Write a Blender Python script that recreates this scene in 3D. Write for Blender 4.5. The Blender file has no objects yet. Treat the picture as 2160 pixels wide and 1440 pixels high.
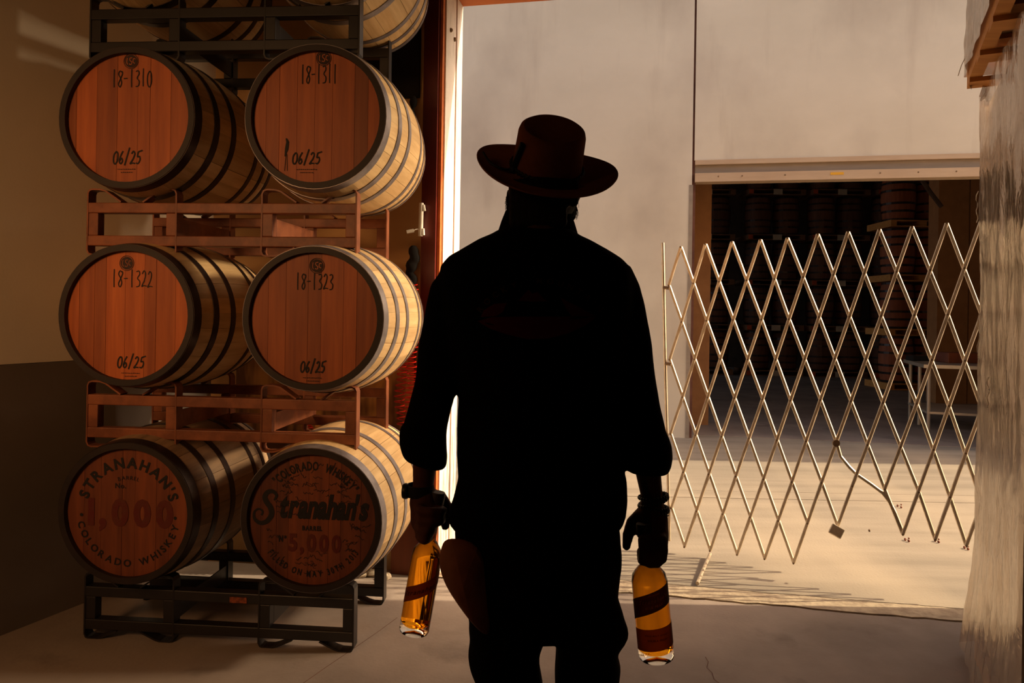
import bpy, bmesh, math, random
from mathutils import Vector, Matrix, noise
from mathutils.bvhtree import BVHTree
R_ = random.Random(7)
C = bpy.context.scene.collection
SC = bpy.context.scene
# ------------------------------------------------------------------ camera, world, sun, exposure
H = 1.45; F_ = 1525.0; CX = 1080.0; CY = 660.0; ROLL = 0.0157
Rv = Vector((math.cos(ROLL), 0, math.sin(ROLL))); Uv = Vector((-math.sin(ROLL), 0, math.cos(ROLL)))
cam_d = bpy.data.cameras.new('camera'); cam = bpy.data.objects.new('camera', cam_d); C.objects.link(cam)
cam_d.sensor_width = 36; cam_d.lens = F_ / 2160 * 36; cam_d.shift_y = -60 / 2160; cam_d.clip_start = 0.05
m = Matrix((Rv, Uv, Vector((0, -1, 0)))).transposed().to_4x4(); m.translation = Vector((0, 0, H))
cam.matrix_world = m
SC.camera = cam
SC.view_settings.view_transform = 'Standard'; SC.view_settings.look = 'None'
SC.view_settings.exposure = 0.0; SC.view_settings.gamma = 1.0; SC.view_settings.use_curve_mapping = False
w = bpy.data.worlds.new('hazy_sky'); SC.world = w; w.use_nodes = True
sky = w.node_tree.nodes.new('ShaderNodeTexSky'); sky.sky_type = 'NISHITA'; sky.sun_disc = False
sky.sun_elevation = math.radians(32); sky.sun_rotation = math.radians(90); sky.dust_density = 5.0; sky.air_density = 1.0; sky.ozone_density = 0.6
tint = w.node_tree.nodes.new('ShaderNodeMix'); tint.data_type = 'RGBA'; tint.blend_type = 'MULTIPLY'; tint.inputs[0].default_value = 1.0
tint.inputs[7].default_value = (1.0, 0.85, 0.74, 1)                      # the photograph's warm white balance
w.node_tree.links.new(sky.outputs[0], tint.inputs[6]); w.node_tree.links.new(tint.outputs[2], w.node_tree.nodes['Background'].inputs[0])
w.node_tree.nodes['Background'].inputs[1].default_value = 0.295
sd = bpy.data.lights.new('sun', 'SUN'); sd.energy = 5.4; sd.color = (1.0, 0.80, 0.52); sd.angle = math.radians(0.5)
sun = bpy.data.objects.new('sun', sd); C.objects.link(sun); sun.location = (20, 4, 8)
sun.rotation_euler = Vector((-1, 0.0, -0.66)).to_track_quat('-Z', 'Y').to_euler()
ld = bpy.data.lights.new('assumed_left_lamp', 'AREA'); ld.energy = 9.5; ld.color = (1.0, 0.50, 0.20); ld.size = 0.8; ld.spread = math.radians(75)  # assumed, unseen source added to put warm light on the barrel heads
lamp = bpy.data.objects.new('assumed_left_lamp', ld); C.objects.link(lamp); lamp.location = (-2.35, -0.4, 2.5)
lamp.rotation_euler = (Vector((-1.75, 3.2, 1.35)) - lamp.location).to_track_quat('-Z', 'Y').to_euler()

l2 = bpy.data.lights.new('added_door_fill', 'AREA'); l2.energy = 13; l2.color = (1.0, 0.74, 0.46); l2.size = 0.35; l2.spread = math.radians(56)  # added light that brightens the right barrels; no such lamp belongs to the room
flood = bpy.data.objects.new('added_door_fill', l2); C.objects.link(flood); flood.location = (2.62, 3.30, 2.75)
flood.rotation_euler = (Vector((-0.6, 3.36, 1.35)) - flood.location).to_track_quat('-Z', 'Y').to_euler()

def P(x, y, Y):
    return Vector((0, 0, H)) + Y * (Vector((0, 1, 0)) + (x - CX) / F_ * Rv - (y - CY) / F_ * Uv)
def GP(x, y, z=0.0):
    d = Vector((0, 1, 0)) + (x - CX) / F_ * Rv - (y - CY) / F_ * Uv
    return Vector((0, 0, H)) + d * ((z - H) / d.z)

# ------------------------------------------------------------------ materials
def rgb(r, g, b):
    f = lambda c: (c / 255 / 12.92) if c / 255 <= 0.04045 else ((c / 255 + 0.055) / 1.055) ** 2.4
    return (f(r), f(g), f(b), 1)
def mat(name, c1, c2=None, rough=0.6, metal=0.0, scale=(6, 6, 6), detail=6, lo=0.35, hi=0.65, bump=0.0, bscale=None,
        rnd=0.0, spec=0.5, coord='Object', extra=None):
    m = bpy.data.materials.new(name); m.use_nodes = True; nt = m.node_tree; N = nt.nodes; L = nt.links
    b = N['Principled BSDF']; b.inputs['Roughness'].default_value = rough; b.inputs['Metallic'].default_value = metal
    b.inputs['Specular IOR Level'].default_value = spec
    b.inputs['Base Color'].default_value = c1
    tc = N.new('ShaderNodeTexCoord'); mp = N.new('ShaderNodeMapping'); mp.inputs['Scale'].default_value = scale
    L.new(tc.outputs[coord], mp.inputs[0])
    oi = N.new('ShaderNodeObjectInfo')
    add = N.new('ShaderNodeVectorMath'); add.operation = 'ADD'
    ml = N.new('ShaderNodeMath'); ml.operation = 'MULTIPLY'; ml.inputs[1].default_value = 37.0
    L.new(oi.outputs['Random'], ml.inputs[0])
    L.new(mp.outputs[0], add.inputs[0]); L.new(ml.outputs[0], add.inputs[1])
    nz = N.new('ShaderNodeTexNoise'); nz.inputs['Scale'].default_value = 1.0; nz.inputs['Detail'].default_value = detail
    nz.inputs['Roughness'].default_value = 0.6
    L.new(add.outputs[0], nz.inputs['Vector'])
    if c2 is not None:
        rp = N.new('ShaderNodeValToRGB'); rp.color_ramp.elements[0].position = lo; rp.color_ramp.elements[1].position = hi
        rp.color_ramp.elements[0].color = c1; rp.color_ramp.elements[1].color = c2
        L.new(nz.outputs['Fac'], rp.inputs[0]); out = rp.outputs[0]
        if rnd:
            mr = N.new('ShaderNodeMapRange'); mr.inputs[3].default_value = 1 - rnd; mr.inputs[4].default_value = 1 + rnd
            L.new(oi.outputs['Random'], mr.inputs[0])
            hs = N.new('ShaderNodeHueSaturation'); L.new(mr.outputs[0], hs.inputs['Value']); L.new(out, hs.inputs['Color']); out = hs.outputs[0]
        L.new(out, b.inputs['Base Color'])
    if bump:
        bp = N.new('ShaderNodeBump'); bp.inputs['Strength'].default_value = bump; bp.inputs['Distance'].default_value = 0.01
        if bscale:
            n2 = N.new('ShaderNodeTexNoise'); n2.inputs['Scale'].default_value = bscale; n2.inputs['Detail'].default_value = 5
            L.new(tc.outputs[coord], n2.inputs['Vector']); L.new(n2.outputs['Fac'], bp.inputs['Height'])
        else: L.new(nz.outputs['Fac'], bp.inputs['Height'])
        L.new(bp.outputs[0], b.inputs['Normal'])
    return m
M = {}
M['floor'] = mat('sealed_concrete', rgb(138, 124, 114), rgb(168, 152, 140), 0.55, scale=(1.3, 1.3, 1.3), bump=0.12, bscale=60, spec=0.3)
M['yard'] = mat('yard_concrete', rgb(144, 134, 120), rgb(164, 152, 136), 0.9, scale=(0.5, 5, 1), bump=0.2, bscale=70, spec=0.2)
M['sill'] = mat('threshold_concrete', rgb(160, 142, 122), rgb(195, 178, 152), 0.9, scale=(14, 14, 14), bump=0.5, bscale=40, spec=0.2)
M['farwall'] = mat('tilt_up_concrete', rgb(222, 212, 192), rgb(240, 230, 210), 0.9, scale=(0.45, 0.45, 0.8), detail=8, lo=0.3, hi=0.7, spec=0.15)
M['paint_up'] = mat('cream_wall_paint', rgb(218, 204, 182), rgb(226, 212, 190), 0.45, scale=(2, 2, 2), bump=0.05, bscale=90)
M['paint_low'] = mat('taupe_wall_paint', rgb(104, 94, 84), rgb(112, 100, 90), 0.5, scale=(2, 2, 2), bump=0.05, bscale=90)
M['board_wall'] = mat('tan_wall_board', rgb(196, 156, 104), rgb(210, 170, 116), 0.8, scale=(1, 1, 3))
M['ceil'] = mat('ceiling_deck', rgb(70, 60, 52), rgb(80, 70, 60), 0.9)
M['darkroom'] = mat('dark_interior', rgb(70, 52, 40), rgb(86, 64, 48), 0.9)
M['ochre'] = mat('ochre_partition', rgb(156, 106, 62), rgb(170, 118, 70), 0.85)
M['redsteel'] = mat('oxblood_steel', rgb(88, 22, 14), rgb(112, 32, 20), 0.45, scale=(9, 9, 2))
M['orangewood'] = mat('orange_timber', rgb(190, 96, 40), rgb(205, 116, 54), 0.7, scale=(2, 20, 20))
M['white_metal'] = mat('white_painted_metal', rgb(222, 214, 200), rgb(236, 228, 214), 0.5, scale=(3, 3, 3))
M['jamb'] = mat('pale_jamb', rgb(214, 208, 196), rgb(238, 232, 222), 0.6, scale=(18, 18, 7), lo=0.3, hi=0.5)
M['brown_panel'] = mat('red_brown_panel', rgb(110, 52, 22), rgb(132, 66, 30), 0.6, scale=(9, 9, 1))
M['lintel_top'] = mat('roller_lintel', rgb(196, 168, 138), rgb(208, 182, 152), 0.6, scale=(1, 6, 12))
M['lintel_low'] = mat('lintel_grey', rgb(150, 136, 122), rgb(164, 150, 134), 0.6, scale=(1, 6, 12))
M['yellow'] = mat('yellow_sticker', rgb(235, 175, 40))
M['joint'] = mat('joint_sealant', rgb(96, 62, 52), rgb(120, 80, 66), 0.9)
M['head'] = mat('oak_head', rgb(150, 72, 26), rgb(178, 92, 36), 0.55, scale=(34, 34, 2.2), rnd=0.32, detail=8)
M['head_old'] = mat('aged_oak_head', rgb(96, 44, 20), rgb(124, 62, 28), 0.6, scale=(30, 30, 2.2), rnd=0.3, detail=8)
M['stave'] = mat('oak_stave', rgb(204, 166, 114), rgb(230, 196, 142), 0.6, scale=(26, 2.2, 26), rnd=0.14, detail=8, bump=0.15)
M['chime'] = mat('dark_chime_oak', rgb(26, 14, 9), rgb(38, 21, 13), 0.6, scale=(20, 20, 20))  # stained stave ends, coloured near black because these faces are unlit
M['stave_old'] = mat('grey_oak_stave', rgb(122, 98, 74), rgb(156, 126, 94), 0.65, scale=(26, 2.2, 26), rnd=0.18, detail=8, bump=0.2)
M['hoop'] = mat('galvanised_hoop', rgb(118, 110, 112), rgb(156, 148, 150), 0.45, metal=0.55, scale=(12, 12, 12))
M['hoop_d'] = mat('dark_hoop', rgb(48, 38, 36), rgb(70, 58, 54), 0.38, metal=0.7, scale=(12, 12, 12))
M['ink'] = mat('black_ink', rgb(16, 9, 6), rough=0.7)
M['stamp'] = mat('faded_stamp_ink', rgb(40, 20, 12), rgb(58, 30, 18), 0.7, scale=(60, 60, 60))
M['redink'] = mat('red_stencil_ink', rgb(92, 18, 9), rgb(92, 40, 20), 0.8, scale=(30, 30, 30))
M['rust'] = mat('rust_orange_steel', rgb(112, 60, 34), rgb(146, 84, 50), 0.5, scale=(8, 8, 8), detail=10, lo=0.4, hi=0.6)
M['blacksteel'] = mat('black_steel', rgb(26, 22, 21), rgb(36, 31, 30), 0.4, scale=(8, 8, 8))
M['tag'] = mat('orange_tag', rgb(170, 84, 40), rgb(70, 30, 14), 0.6, scale=(60, 60, 60))
M['gate'] = mat('galvanised_gate', rgb(206, 188, 164), rgb(228, 212, 188), 0.34, metal=0.5, scale=(20, 20, 20))
M['gate_d'] = mat('gate_bracket', rgb(120, 98, 76), rgb(150, 124, 96), 0.5, metal=0.4)
M['redhose'] = mat('red_coiled_hose', rgb(190, 30, 14), rough=0.35)
M['darkcloth'] = mat('dark_cloth', rgb(22, 16, 13), rough=0.9)
M['ply'] = mat('swirled_plywood', rgb(110, 68, 28), rgb(206, 150, 78), 0.6, scale=(7, 7, 1.6), detail=3, lo=0.42, hi=0.58)
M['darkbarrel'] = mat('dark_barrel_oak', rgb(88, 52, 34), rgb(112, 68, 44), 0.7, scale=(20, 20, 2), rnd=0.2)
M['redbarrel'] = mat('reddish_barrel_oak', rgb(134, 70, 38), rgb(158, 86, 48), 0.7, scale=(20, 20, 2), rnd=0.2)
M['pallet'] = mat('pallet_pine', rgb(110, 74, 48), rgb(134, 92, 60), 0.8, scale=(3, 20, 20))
M['pallet_o'] = mat('fresh_pallet_pine', rgb(196, 132, 62), rgb(214, 152, 82), 0.7, scale=(3, 24, 24))
M['paper'] = mat('paper_label', rgb(205, 190, 170), rgb(190, 175, 155), 0.8)
M['orangepaper'] = mat('orange_paper_label', rgb(196, 86, 44), rough=0.8)
M['steel_table'] = mat('steel_table', rgb(190, 172, 150), rgb(206, 190, 168), 0.35, metal=0.3)
M['shirt'] = mat('black_shirt', rgb(9, 7, 8), rgb(12, 9, 9), 0.95, scale=(50, 50, 50), spec=0.05, bump=0.3, bscale=10)
M['trouser'] = mat('black_trousers', rgb(12, 8, 6), rgb(16, 11, 8), 0.9, scale=(40, 40, 40), spec=0.08, bump=0.3, bscale=12)
M['skin'] = mat('skin', rgb(84, 46, 30), rgb(96, 54, 36), 0.7, spec=0.2)
M['hair'] = mat('dark_hair', rgb(20, 11, 7), rgb(34, 18, 10), 0.7, scale=(90, 90, 10), spec=0.2)
M['felt'] = mat('brown_felt', rgb(140, 80, 48), rgb(150, 88, 54), 0.95, scale=(60, 60, 60), spec=0.1)
M['leather'] = mat('worn_brown_leather', rgb(128, 68, 38), rgb(156, 88, 50), 0.65, scale=(14, 14, 14), bump=0.3)
M['band'] = mat('black_braid', rgb(10, 7, 6), rgb(26, 18, 14), 0.6, scale=(220, 220, 220))
M['bead'] = mat('dark_beads', rgb(24, 14, 10), rough=0.3)
M['label_d'] = mat('bottle_label_dark', rgb(30, 17, 12), rgb(38, 22, 15), 0.7)
M['label_b'] = mat('bottle_label_brown', rgb(74, 38, 18), rgb(86, 46, 22), 0.7)
M['label_ink'] = mat('label_lettering', rgb(190, 130, 84), rough=0.6)
for k_ in ('label_b', 'label_d'):
    nt_ = M[k_].node_tree; tl_ = nt_.nodes.new('ShaderNodeBsdfTranslucent'); tl_.inputs[0].default_value = rgb(150, 84, 40) if k_ == 'label_b' else rgb(70, 36, 20)
    mx_ = nt_.nodes.new('ShaderNodeMixShader'); nt_.links.new(nt_.nodes['Principled BSDF'].outputs[0], mx_.inputs[1]); nt_.links.new(tl_.outputs[0], mx_.inputs[2]); nt_.links.new(mx_.outputs[0], nt_.nodes['Material Output'].inputs[0])
M['cork'] = mat('dark_cork_cap', rgb(52, 34, 26), rough=0.6)
M['printred'] = mat('faded_red_print', rgb(84, 12, 8), rough=0.9, spec=0.05)
M['printgrey'] = mat('faded_grey_print', rgb(64, 40, 28), rough=0.9, spec=0.05)
def stain(m, sc, lo, hi, col):
    nt = m.node_tree; N = nt.nodes; L = nt.links; b = N['Principled BSDF']; src = b.inputs['Base Color'].links[0].from_socket
    tc = N.new('ShaderNodeTexCoord'); mp = N.new('ShaderNodeMapping'); mp.inputs['Scale'].default_value = sc; L.new(tc.outputs['Object'], mp.inputs[0])
    nz = N.new('ShaderNodeTexNoise'); nz.inputs['Scale'].default_value = 1.0; nz.inputs['Detail'].default_value = 7; L.new(mp.outputs[0], nz.inputs['Vector'])
    mr = N.new('ShaderNodeMapRange'); mr.inputs[1].default_value = lo; mr.inputs[2].default_value = hi; L.new(nz.outputs['Fac'], mr.inputs[0])
    mx = N.new('ShaderNodeMix'); mx.data_type = 'RGBA'; L.new(mr.outputs[0], mx.inputs[0]); L.new(src, mx.inputs[6]); mx.inputs[7].default_value = col
    L.new(mx.outputs[2], b.inputs['Base Color'])
stain(M['farwall'], (.8, .8, .55), .52, 1.1, rgb(158, 140, 128)); stain(M['farwall'], (3.5, 3.5, .5), .58, 1.2, rgb(176, 158, 140))
stain(M['floor'], (2.2, 2.2, 2.2), .6, .8, rgb(84, 72, 66)); stain(M['yard'], (1.1, .35, 1), .45, .85, rgb(188, 172, 150))
def glass(name, col, rough=0.0, ior=1.45):
    m = bpy.data.materials.new(name); m.use_nodes = True; b = m.node_tree.nodes['Principled BSDF']
    b.inputs['Base Color'].default_value = col; b.inputs['Transmission Weight'].default_value = 1.0
    b.inputs['Roughness'].default_value = rough; b.inputs['IOR'].default_value = ior
    return m
M['glass'] = glass('clear_glass', (1.0, 0.97, 0.90, 1), 0.0, 1.14)
M['whiskey'] = glass('amber_whiskey', (1.0, 0.40, 0.014, 1), 0.01, 1.08)
def film(name, k=0.2):
    m = bpy.data.materials.new(name); m.use_nodes = True; nt = m.node_tree; N = nt.nodes; L = nt.links
    b = N['Principled BSDF']; b.inputs['Base Color'].default_value = rgb(214, 200, 186); b.inputs['Roughness'].default_value = 0.13
    b.inputs['Specular IOR Level'].default_value = 1.0; b.inputs['Metallic'].default_value = 0.65
    tc = N.new('ShaderNodeTexCoord'); mp = N.new('ShaderNodeMapping'); mp.inputs['Scale'].default_value = (5, 5, 1.8)
    mp.inputs['Rotation'].default_value = (0.35, 0.2, 0)
    nz = N.new('ShaderNodeTexNoise'); nz.inputs['Scale'].default_value = 1.6; nz.inputs['Detail'].default_value = 4; nz.inputs['Distortion'].default_value = 2.2
    L.new(tc.outputs['Object'], mp.inputs[0]); L.new(mp.outputs[0], nz.inputs['Vector'])
    bp = N.new('ShaderNodeBump'); bp.inputs['Strength'].default_value = 0.35; bp.inputs['Distance'].default_value = 0.02
    L.new(nz.outputs['Fac'], bp.inputs['Height'])
    mp2 = N.new('ShaderNodeMapping'); mp2.inputs['Scale'].default_value = (26, 26, 9); mp2.inputs['Rotation'].default_value = (-.25, .3, 0); L.new(tc.outputs['Object'], mp2.inputs[0])
    n2 = N.new('ShaderNodeTexNoise'); n2.inputs['Scale'].default_value = 1.3; n2.inputs['Detail'].default_value = 3; n2.inputs['Distortion'].default_value = 1.5; L.new(mp2.outputs[0], n2.inputs['Vector'])
    bp2 = N.new('ShaderNodeBump'); bp2.inputs['Strength'].default_value = 0.35; bp2.inputs['Distance'].default_value = 0.006
    L.new(n2.outputs['Fac'], bp2.inputs['Height']); L.new(bp.outputs[0], bp2.inputs['Normal']); L.new(bp2.outputs[0], b.inputs['Normal'])
    tr = N.new('ShaderNodeBsdfTransparent'); tr.inputs[0].default_value = (0.97, 0.93, 0.88, 1)
    m2 = N.new('ShaderNodeMixShader'); m2.inputs[0].default_value = k
    L.new(b.outputs[0], m2.inputs[1]); L.new(tr.outputs[0], m2.inputs[2]); L.new(m2.outputs[0], N['Material Output'].inputs[0])
    return m
M['film'] = film('stretch_film', 0.25)
M['carton'] = mat('pale_carton', rgb(196, 176, 150), rgb(206, 186, 160), 0.8)
M['strand'] = mat('film_fold', rgb(240, 228, 208), rough=0.35, spec=.8)

# ------------------------------------------------------------------ mesh helpers
class MB:
    def __init__(s): s.v = []; s.f = []
    def add(s, vs, fs):
        o = len(s.v); s.v += [Vector(v) for v in vs]; s.f += [tuple(i + o for i in f) for f in fs]; return s
    def box(s, a, b):
        x0, y0, z0 = a; x1, y1, z1 = b
        return s.add([(x0, y0, z0), (x1, y0, z0), (x1, y1, z0), (x0, y1, z0), (x0, y0, z1), (x1, y0, z1), (x1, y1, z1), (x0, y1, z1)],
              [(0, 3, 2, 1), (4, 5, 6, 7), (0, 1, 5, 4), (1, 2, 6, 5), (2, 3, 7, 6), (3, 0, 4, 7)])
    def prism(s, pts, z0, z1):
        n = len(pts)
        return s.add([(p[0], p[1], z0) for p in pts] + [(p[0], p[1], z1) for p in pts],
              [tuple(range(n))[::-1], tuple(range(n, 2 * n))] + [(i, (i + 1) % n, n + (i + 1) % n, n + i) for i in range(n)])
    def sweep(s, pts, sec, up=(0, 0, 1), closed=False):
        pts = [Vector(p) for p in pts]; up = Vector(up); n = len(pts); k = len(sec); vs = []
        for i, p in enumerate(pts):
            if closed: t = pts[(i + 1) % n] - pts[i - 1]
            else: t = pts[min(i + 1, n - 1)] - pts[max(i - 1, 0)]
            t.normalize(); a = t.cross(up)
            if a.length < 1e-4: a = t.cross(Vector((0.3, 1, 0)))
            a.normalize(); b = a.cross(t).normalized()
            for q in sec: vs.append(p + a * q[0] + b * q[1])
        fs = []
        for i in range(n if closed else n - 1):
            j = (i + 1) % n
            for c in range(k): fs.append((i * k + c, i * k + (c + 1) % k, j * k + (c + 1) % k, j * k + c))
        if not closed: fs += [tuple(range(k))[::-1], tuple(range((n - 1) * k, n * k))]
        return s.add(vs, fs)
    def tube(s, pts, r, k=8, closed=False, up=(0, 0, 1)):
        return s.sweep(pts, [(r * math.cos(2 * math.pi * i / k), r * math.sin(2 * math.pi * i / k)) for i in range(k)], up, closed)
    def lathe(s, prof, k=32, axis='z', org=(0, 0, 0), a0=0, a1=2 * math.pi, caps=True):
        full = abs(a1 - a0 - 2 * math.pi) < 1e-6; cols = k if full else k + 1; vs = []; n = len(prof)
        for i in range(cols):
            a = a0 + (a1 - a0) * i / k
            for (r, h) in prof:
                x, y = r * math.cos(a), r * math.sin(a)
                v = (x, y, h) if axis == 'z' else (x, h, y)
                vs.append(Vector(v) + Vector(org))
        fs = []
        for i in range(k):
            j = (i + 1) % cols
            for c in range(n - 1): fs.append((i * n + c, j * n + c, j * n + c + 1, i * n + c + 1))
        if full and caps:
            if prof[0][0] > 1e-6: fs.append(tuple(i * n for i in range(k))[::-1])
            if prof[-1][0] > 1e-6: fs.append(tuple(i * n + n - 1 for i in range(k)))
        return s.add(vs, fs)
    def ball(s, c, r, k=10, sc=(1, 1, 1)):
        pr = [(max(1e-5, math.sin(math.pi * i / k)), -math.cos(math.pi * i / k)) for i in range(k + 1)]
        t = MB().lathe(pr, k * 2); c = Vector(c)
        return s.add([Vector((v.x * r * sc[0], v.y * r * sc[1], v.z * r * sc[2])) + c for v in t.v], t.f)
    def build(s, name, mt, parent=None, smooth=False, mod=None):
        me = bpy.data.meshes.new(name); me.from_pydata([tuple(v) for v in s.v], [], s.f); me.update()
        return link(name, me, mt, parent, smooth)
def link(name, me, mt, parent=None, smooth=False):
    if mt is not None:
        me.materials.clear(); me.materials.append(M[mt] if isinstance(mt, str) else mt)
    bm = bmesh.new(); bm.from_mesh(me); bmesh.ops.recalc_face_normals(bm, faces=bm.faces); bm.to_mesh(me); bm.free()
    if smooth:
        me.polygons.foreach_set('use_smooth', [True] * len(me.polygons))
        try: me.set_sharp_from_angle(angle=math.radians(40))
        except Exception: pass
    o = bpy.data.objects.new(name, me); C.objects.link(o)
    if parent is not None: o.parent = parent
    return o
def tag(o, label, cat, group=None, kind=None):
    if label: o['label'] = label
    if cat: o['category'] = cat
    if group: o['group'] = group
    if kind: o['kind'] = kind
    return o
def thing(name, label, cat, loc=(0, 0, 0), rz=0, group=None):
    o = bpy.data.objects.new(name, None); C.objects.link(o); o.location = loc; o.rotation_euler = (0, 0, rz); o.empty_display_size = 0.1
    return tag(o, label, cat, group)
def struct(o): o['kind'] = 'structure'; return o
def kids(o): return [c for c in bpy.data.objects if c.parent == o]
def dup(src, parent=None):
    r = src.copy(); C.objects.link(r)
    if parent is not None: r.parent = parent
    for ch in kids(src): dup(ch, r)
    return r
def bevel(o, w=0.004, seg=2):
    b = o.modifiers.new('bevel', 'BEVEL'); b.width = w; b.segments = seg; b.limit_method = 'ANGLE'; return o

# ------------------------------------------------------------------ text and strokes (2D meshes in u,v metres)
_gl = {}
def glyph(ch, bold=0.0, shear=0.0):
    k = (ch, bold, shear)
    if k in _gl: return _gl[k]
    cu = bpy.data.curves.new('glyph', 'FONT'); cu.body = ch; cu.size = 1.0; cu.offset = bold; cu.shear = shear; cu.resolution_u = 3
    ob = bpy.data.objects.new('glyph', cu); C.objects.link(ob)
    bpy.context.view_layer.update()
    me = bpy.data.meshes.new_from_object(ob.evaluated_get(bpy.context.evaluated_depsgraph_get()))
    vs = [(v.co.x, v.co.y) for v in me.vertices]; fs = [tuple(p.vertices) for p in me.polygons]
    bpy.data.objects.remove(ob); bpy.data.curves.remove(cu); bpy.data.meshes.remove(me)
    xs = [v[0] for v in vs] or [0, 0.3]
    _gl[k] = (vs, fs, min(xs), max(xs)); return _gl[k]
def text_arc(s, radius, size, mid, step=None, top=True, bold=0.02, narrow=1.0, span=None):
    """letters along a circle about (0,0); mid = centre angle in degrees; returns (verts2d, faces)"""
    V, Fc = [], []
    ws = [(glyph(c, bold)[3] - glyph(c, bold)[2] if c != ' ' else 0.35) * size * narrow + size * (step or 0.16) for c in s]
    tot = sum(ws)
    if span:
        ex = (math.radians(span) * radius - tot) / len(ws); ws = [q + ex for q in ws]; tot = sum(ws)
    pos = -tot / 2
    for c, wd in zip(s, ws):
        ang = (pos + wd / 2) / radius; pos += wd
        if c == ' ': continue
        vs, fs, x0, x1 = glyph(c, bold)
        if top: a = math.radians(mid) - ang; rot = a - math.pi / 2
        else: a = math.radians(mid) + ang; rot = a + math.pi / 2
        cxx, cyy = radius * math.cos(a), radius * math.sin(a); o = len(V)
        for (x, y) in vs:
            x = (x - (x0 + x1) / 2) * size * narrow; y = (y - 0.35) * size
            V.append((cxx + x * math.cos(rot) - y * math.sin(rot), cyy + x * math.sin(rot) + y * math.cos(rot)))
        Fc += [tuple(i + o for i in f) for f in fs]
    return V, Fc
def text_line(s, x, y, size, bold=0.02, shear=0.0, step=0.12, narrow=1.0, center=True):
    V, Fc = [], []
    ws = [(glyph(c, bold, shear)[3] - glyph(c, bold, shear)[2] if c != ' ' else 0.35) * size * narrow + size * step for c in s]
    p = x - (sum(ws) / 2 if center else 0)
    for c, wd in zip(s, ws):
        if c != ' ':
            vs, fs, x0, x1 = glyph(c, bold, shear); o = len(V)
            V += [(p + (a - x0) * size * narrow + size * step / 2, y + b * size) for a, b in vs]; Fc += [tuple(i + o for i in f) for f in fs]
        p += wd
    return V, Fc
def ribbon(pts, wd):
    V, Fc = [], []; n = len(pts)
    for i in range(n):
        a, b = pts[max(i - 1, 0)], pts[min(i + 1, n - 1)]
        tx, ty = b[0] - a[0], b[1] - a[1]; l = math.hypot(tx, ty) or 1
        ww = wd[i] if isinstance(wd, (list, tuple)) else wd
        nx, ny = -ty / l * ww / 2, tx / l * ww / 2
        V += [(pts[i][0] + nx, pts[i][1] + ny), (pts[i][0] - nx, pts[i][1] - ny)]
    Fc = [(2 * i, 2 * i + 1, 2 * i + 3, 2 * i + 2) for i in range(n - 1)]
    return V, Fc
def spline(pts, sub=6):
    out = []; n = len(pts)
    for i in range(n - 1):
        p0, p1, p2, p3 = pts[max(i - 1, 0)], pts[i], pts[i + 1], pts[min(i + 2, n - 1)]
        for j in range(sub):
            t = j / sub
            out.append(tuple(0.5 * ((2 * p1[d]) + (-p0[d] + p2[d]) * t + (2 * p0[d] - 5 * p1[d] + 4 * p2[d] - p3[d]) * t * t + (-p0[d] + 3 * p1[d] - 3 * p2[d] + p3[d]) * t ** 3) for d in range(len(p1))))
    out.append(tuple(pts[-1])); return out
HW = {'1': [[(0.3, 1.12), (0.28, 0.5), (0.3, 0)]],
      '8': [[(0.55, 0.9), (0.3, 1.0), (0.12, 0.8), (0.35, 0.55), (0.5, 0.25), (0.3, 0), (0.12, 0.2), (0.35, 0.5), (0.6, 0.85), (0.5, 0.98)]],
      '-': [[(0.05, 0.5), (0.5, 0.52)]],
      '3': [[(0.1, 0.95), (0.4, 1.0), (0.5, 0.8), (0.25, 0.55), (0.52, 0.35), (0.45, 0.08), (0.1, 0.02)]],
      '2': [[(0.1, 0.8), (0.3, 1.0), (0.5, 0.8), (0.35, 0.4), (0.05, 0.03), (0.3, 0.08), (0.65, 0.05)]],
      '0': [[(0.35, 1.0), (0.1, 0.7), (0.12, 0.2), (0.35, 0.0), (0.58, 0.3), (0.55, 0.8), (0.35, 1.0)]],
      '6': [[(0.45, 1.0), (0.2, 0.6), (0.12, 0.2), (0.3, 0.0), (0.5, 0.2), (0.35, 0.45), (0.15, 0.25)]],
      '/': [[(0.5, 1.25), (0.1, -0.15)]],
      '5': [[(0.2, 0.95), (0.15, 0.55), (0.4, 0.58), (0.5, 0.3), (0.3, 0.02), (0.05, 0.08)], [(0.2, 0.93), (0.7, 1.05)]]}
def handwrite(s, x, y, w, h, th, slant=0.0):
    th *= 1.25
    V, Fc = [], []; cw = w / len(s)
    for i, c in enumerate(s):
        for st in HW[c]:
            pp = [(x + i * cw + (a + slant * b) * cw * 1.4, y + b * h + 0.02 * h * ((i * 7) % 3)) for a, b in spline(st, 5)]
            v, f = ribbon(pp, th); o = len(V); V += v; Fc += [tuple(k + o for k in q) for q in f]
    return V, Fc
def merge2(*parts):
    V, Fc = [], []
    for v, f in parts:
        o = len(V); V += list(v); Fc += [tuple(i + o for i in q) for q in f]
    return V, Fc
def disc2(x, y, r, k=20): return [(x + r * math.cos(2 * math.pi * i / k), y + r * math.sin(2 * math.pi * i / k)) for i in range(k)], [tuple(range(k))]
def ring2(x, y, r0, r1, k=28):
    V = []
    for i in range(k): a = 2 * math.pi * i / k; V += [(x + r0 * math.cos(a), y + r0 * math.sin(a)), (x + r1 * math.cos(a), y + r1 * math.sin(a))]
    return V, [(2 * i, 2 * i + 1, (2 * i + 3) % (2 * k), (2 * i + 2) % (2 * k)) for i in range(k)]

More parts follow.
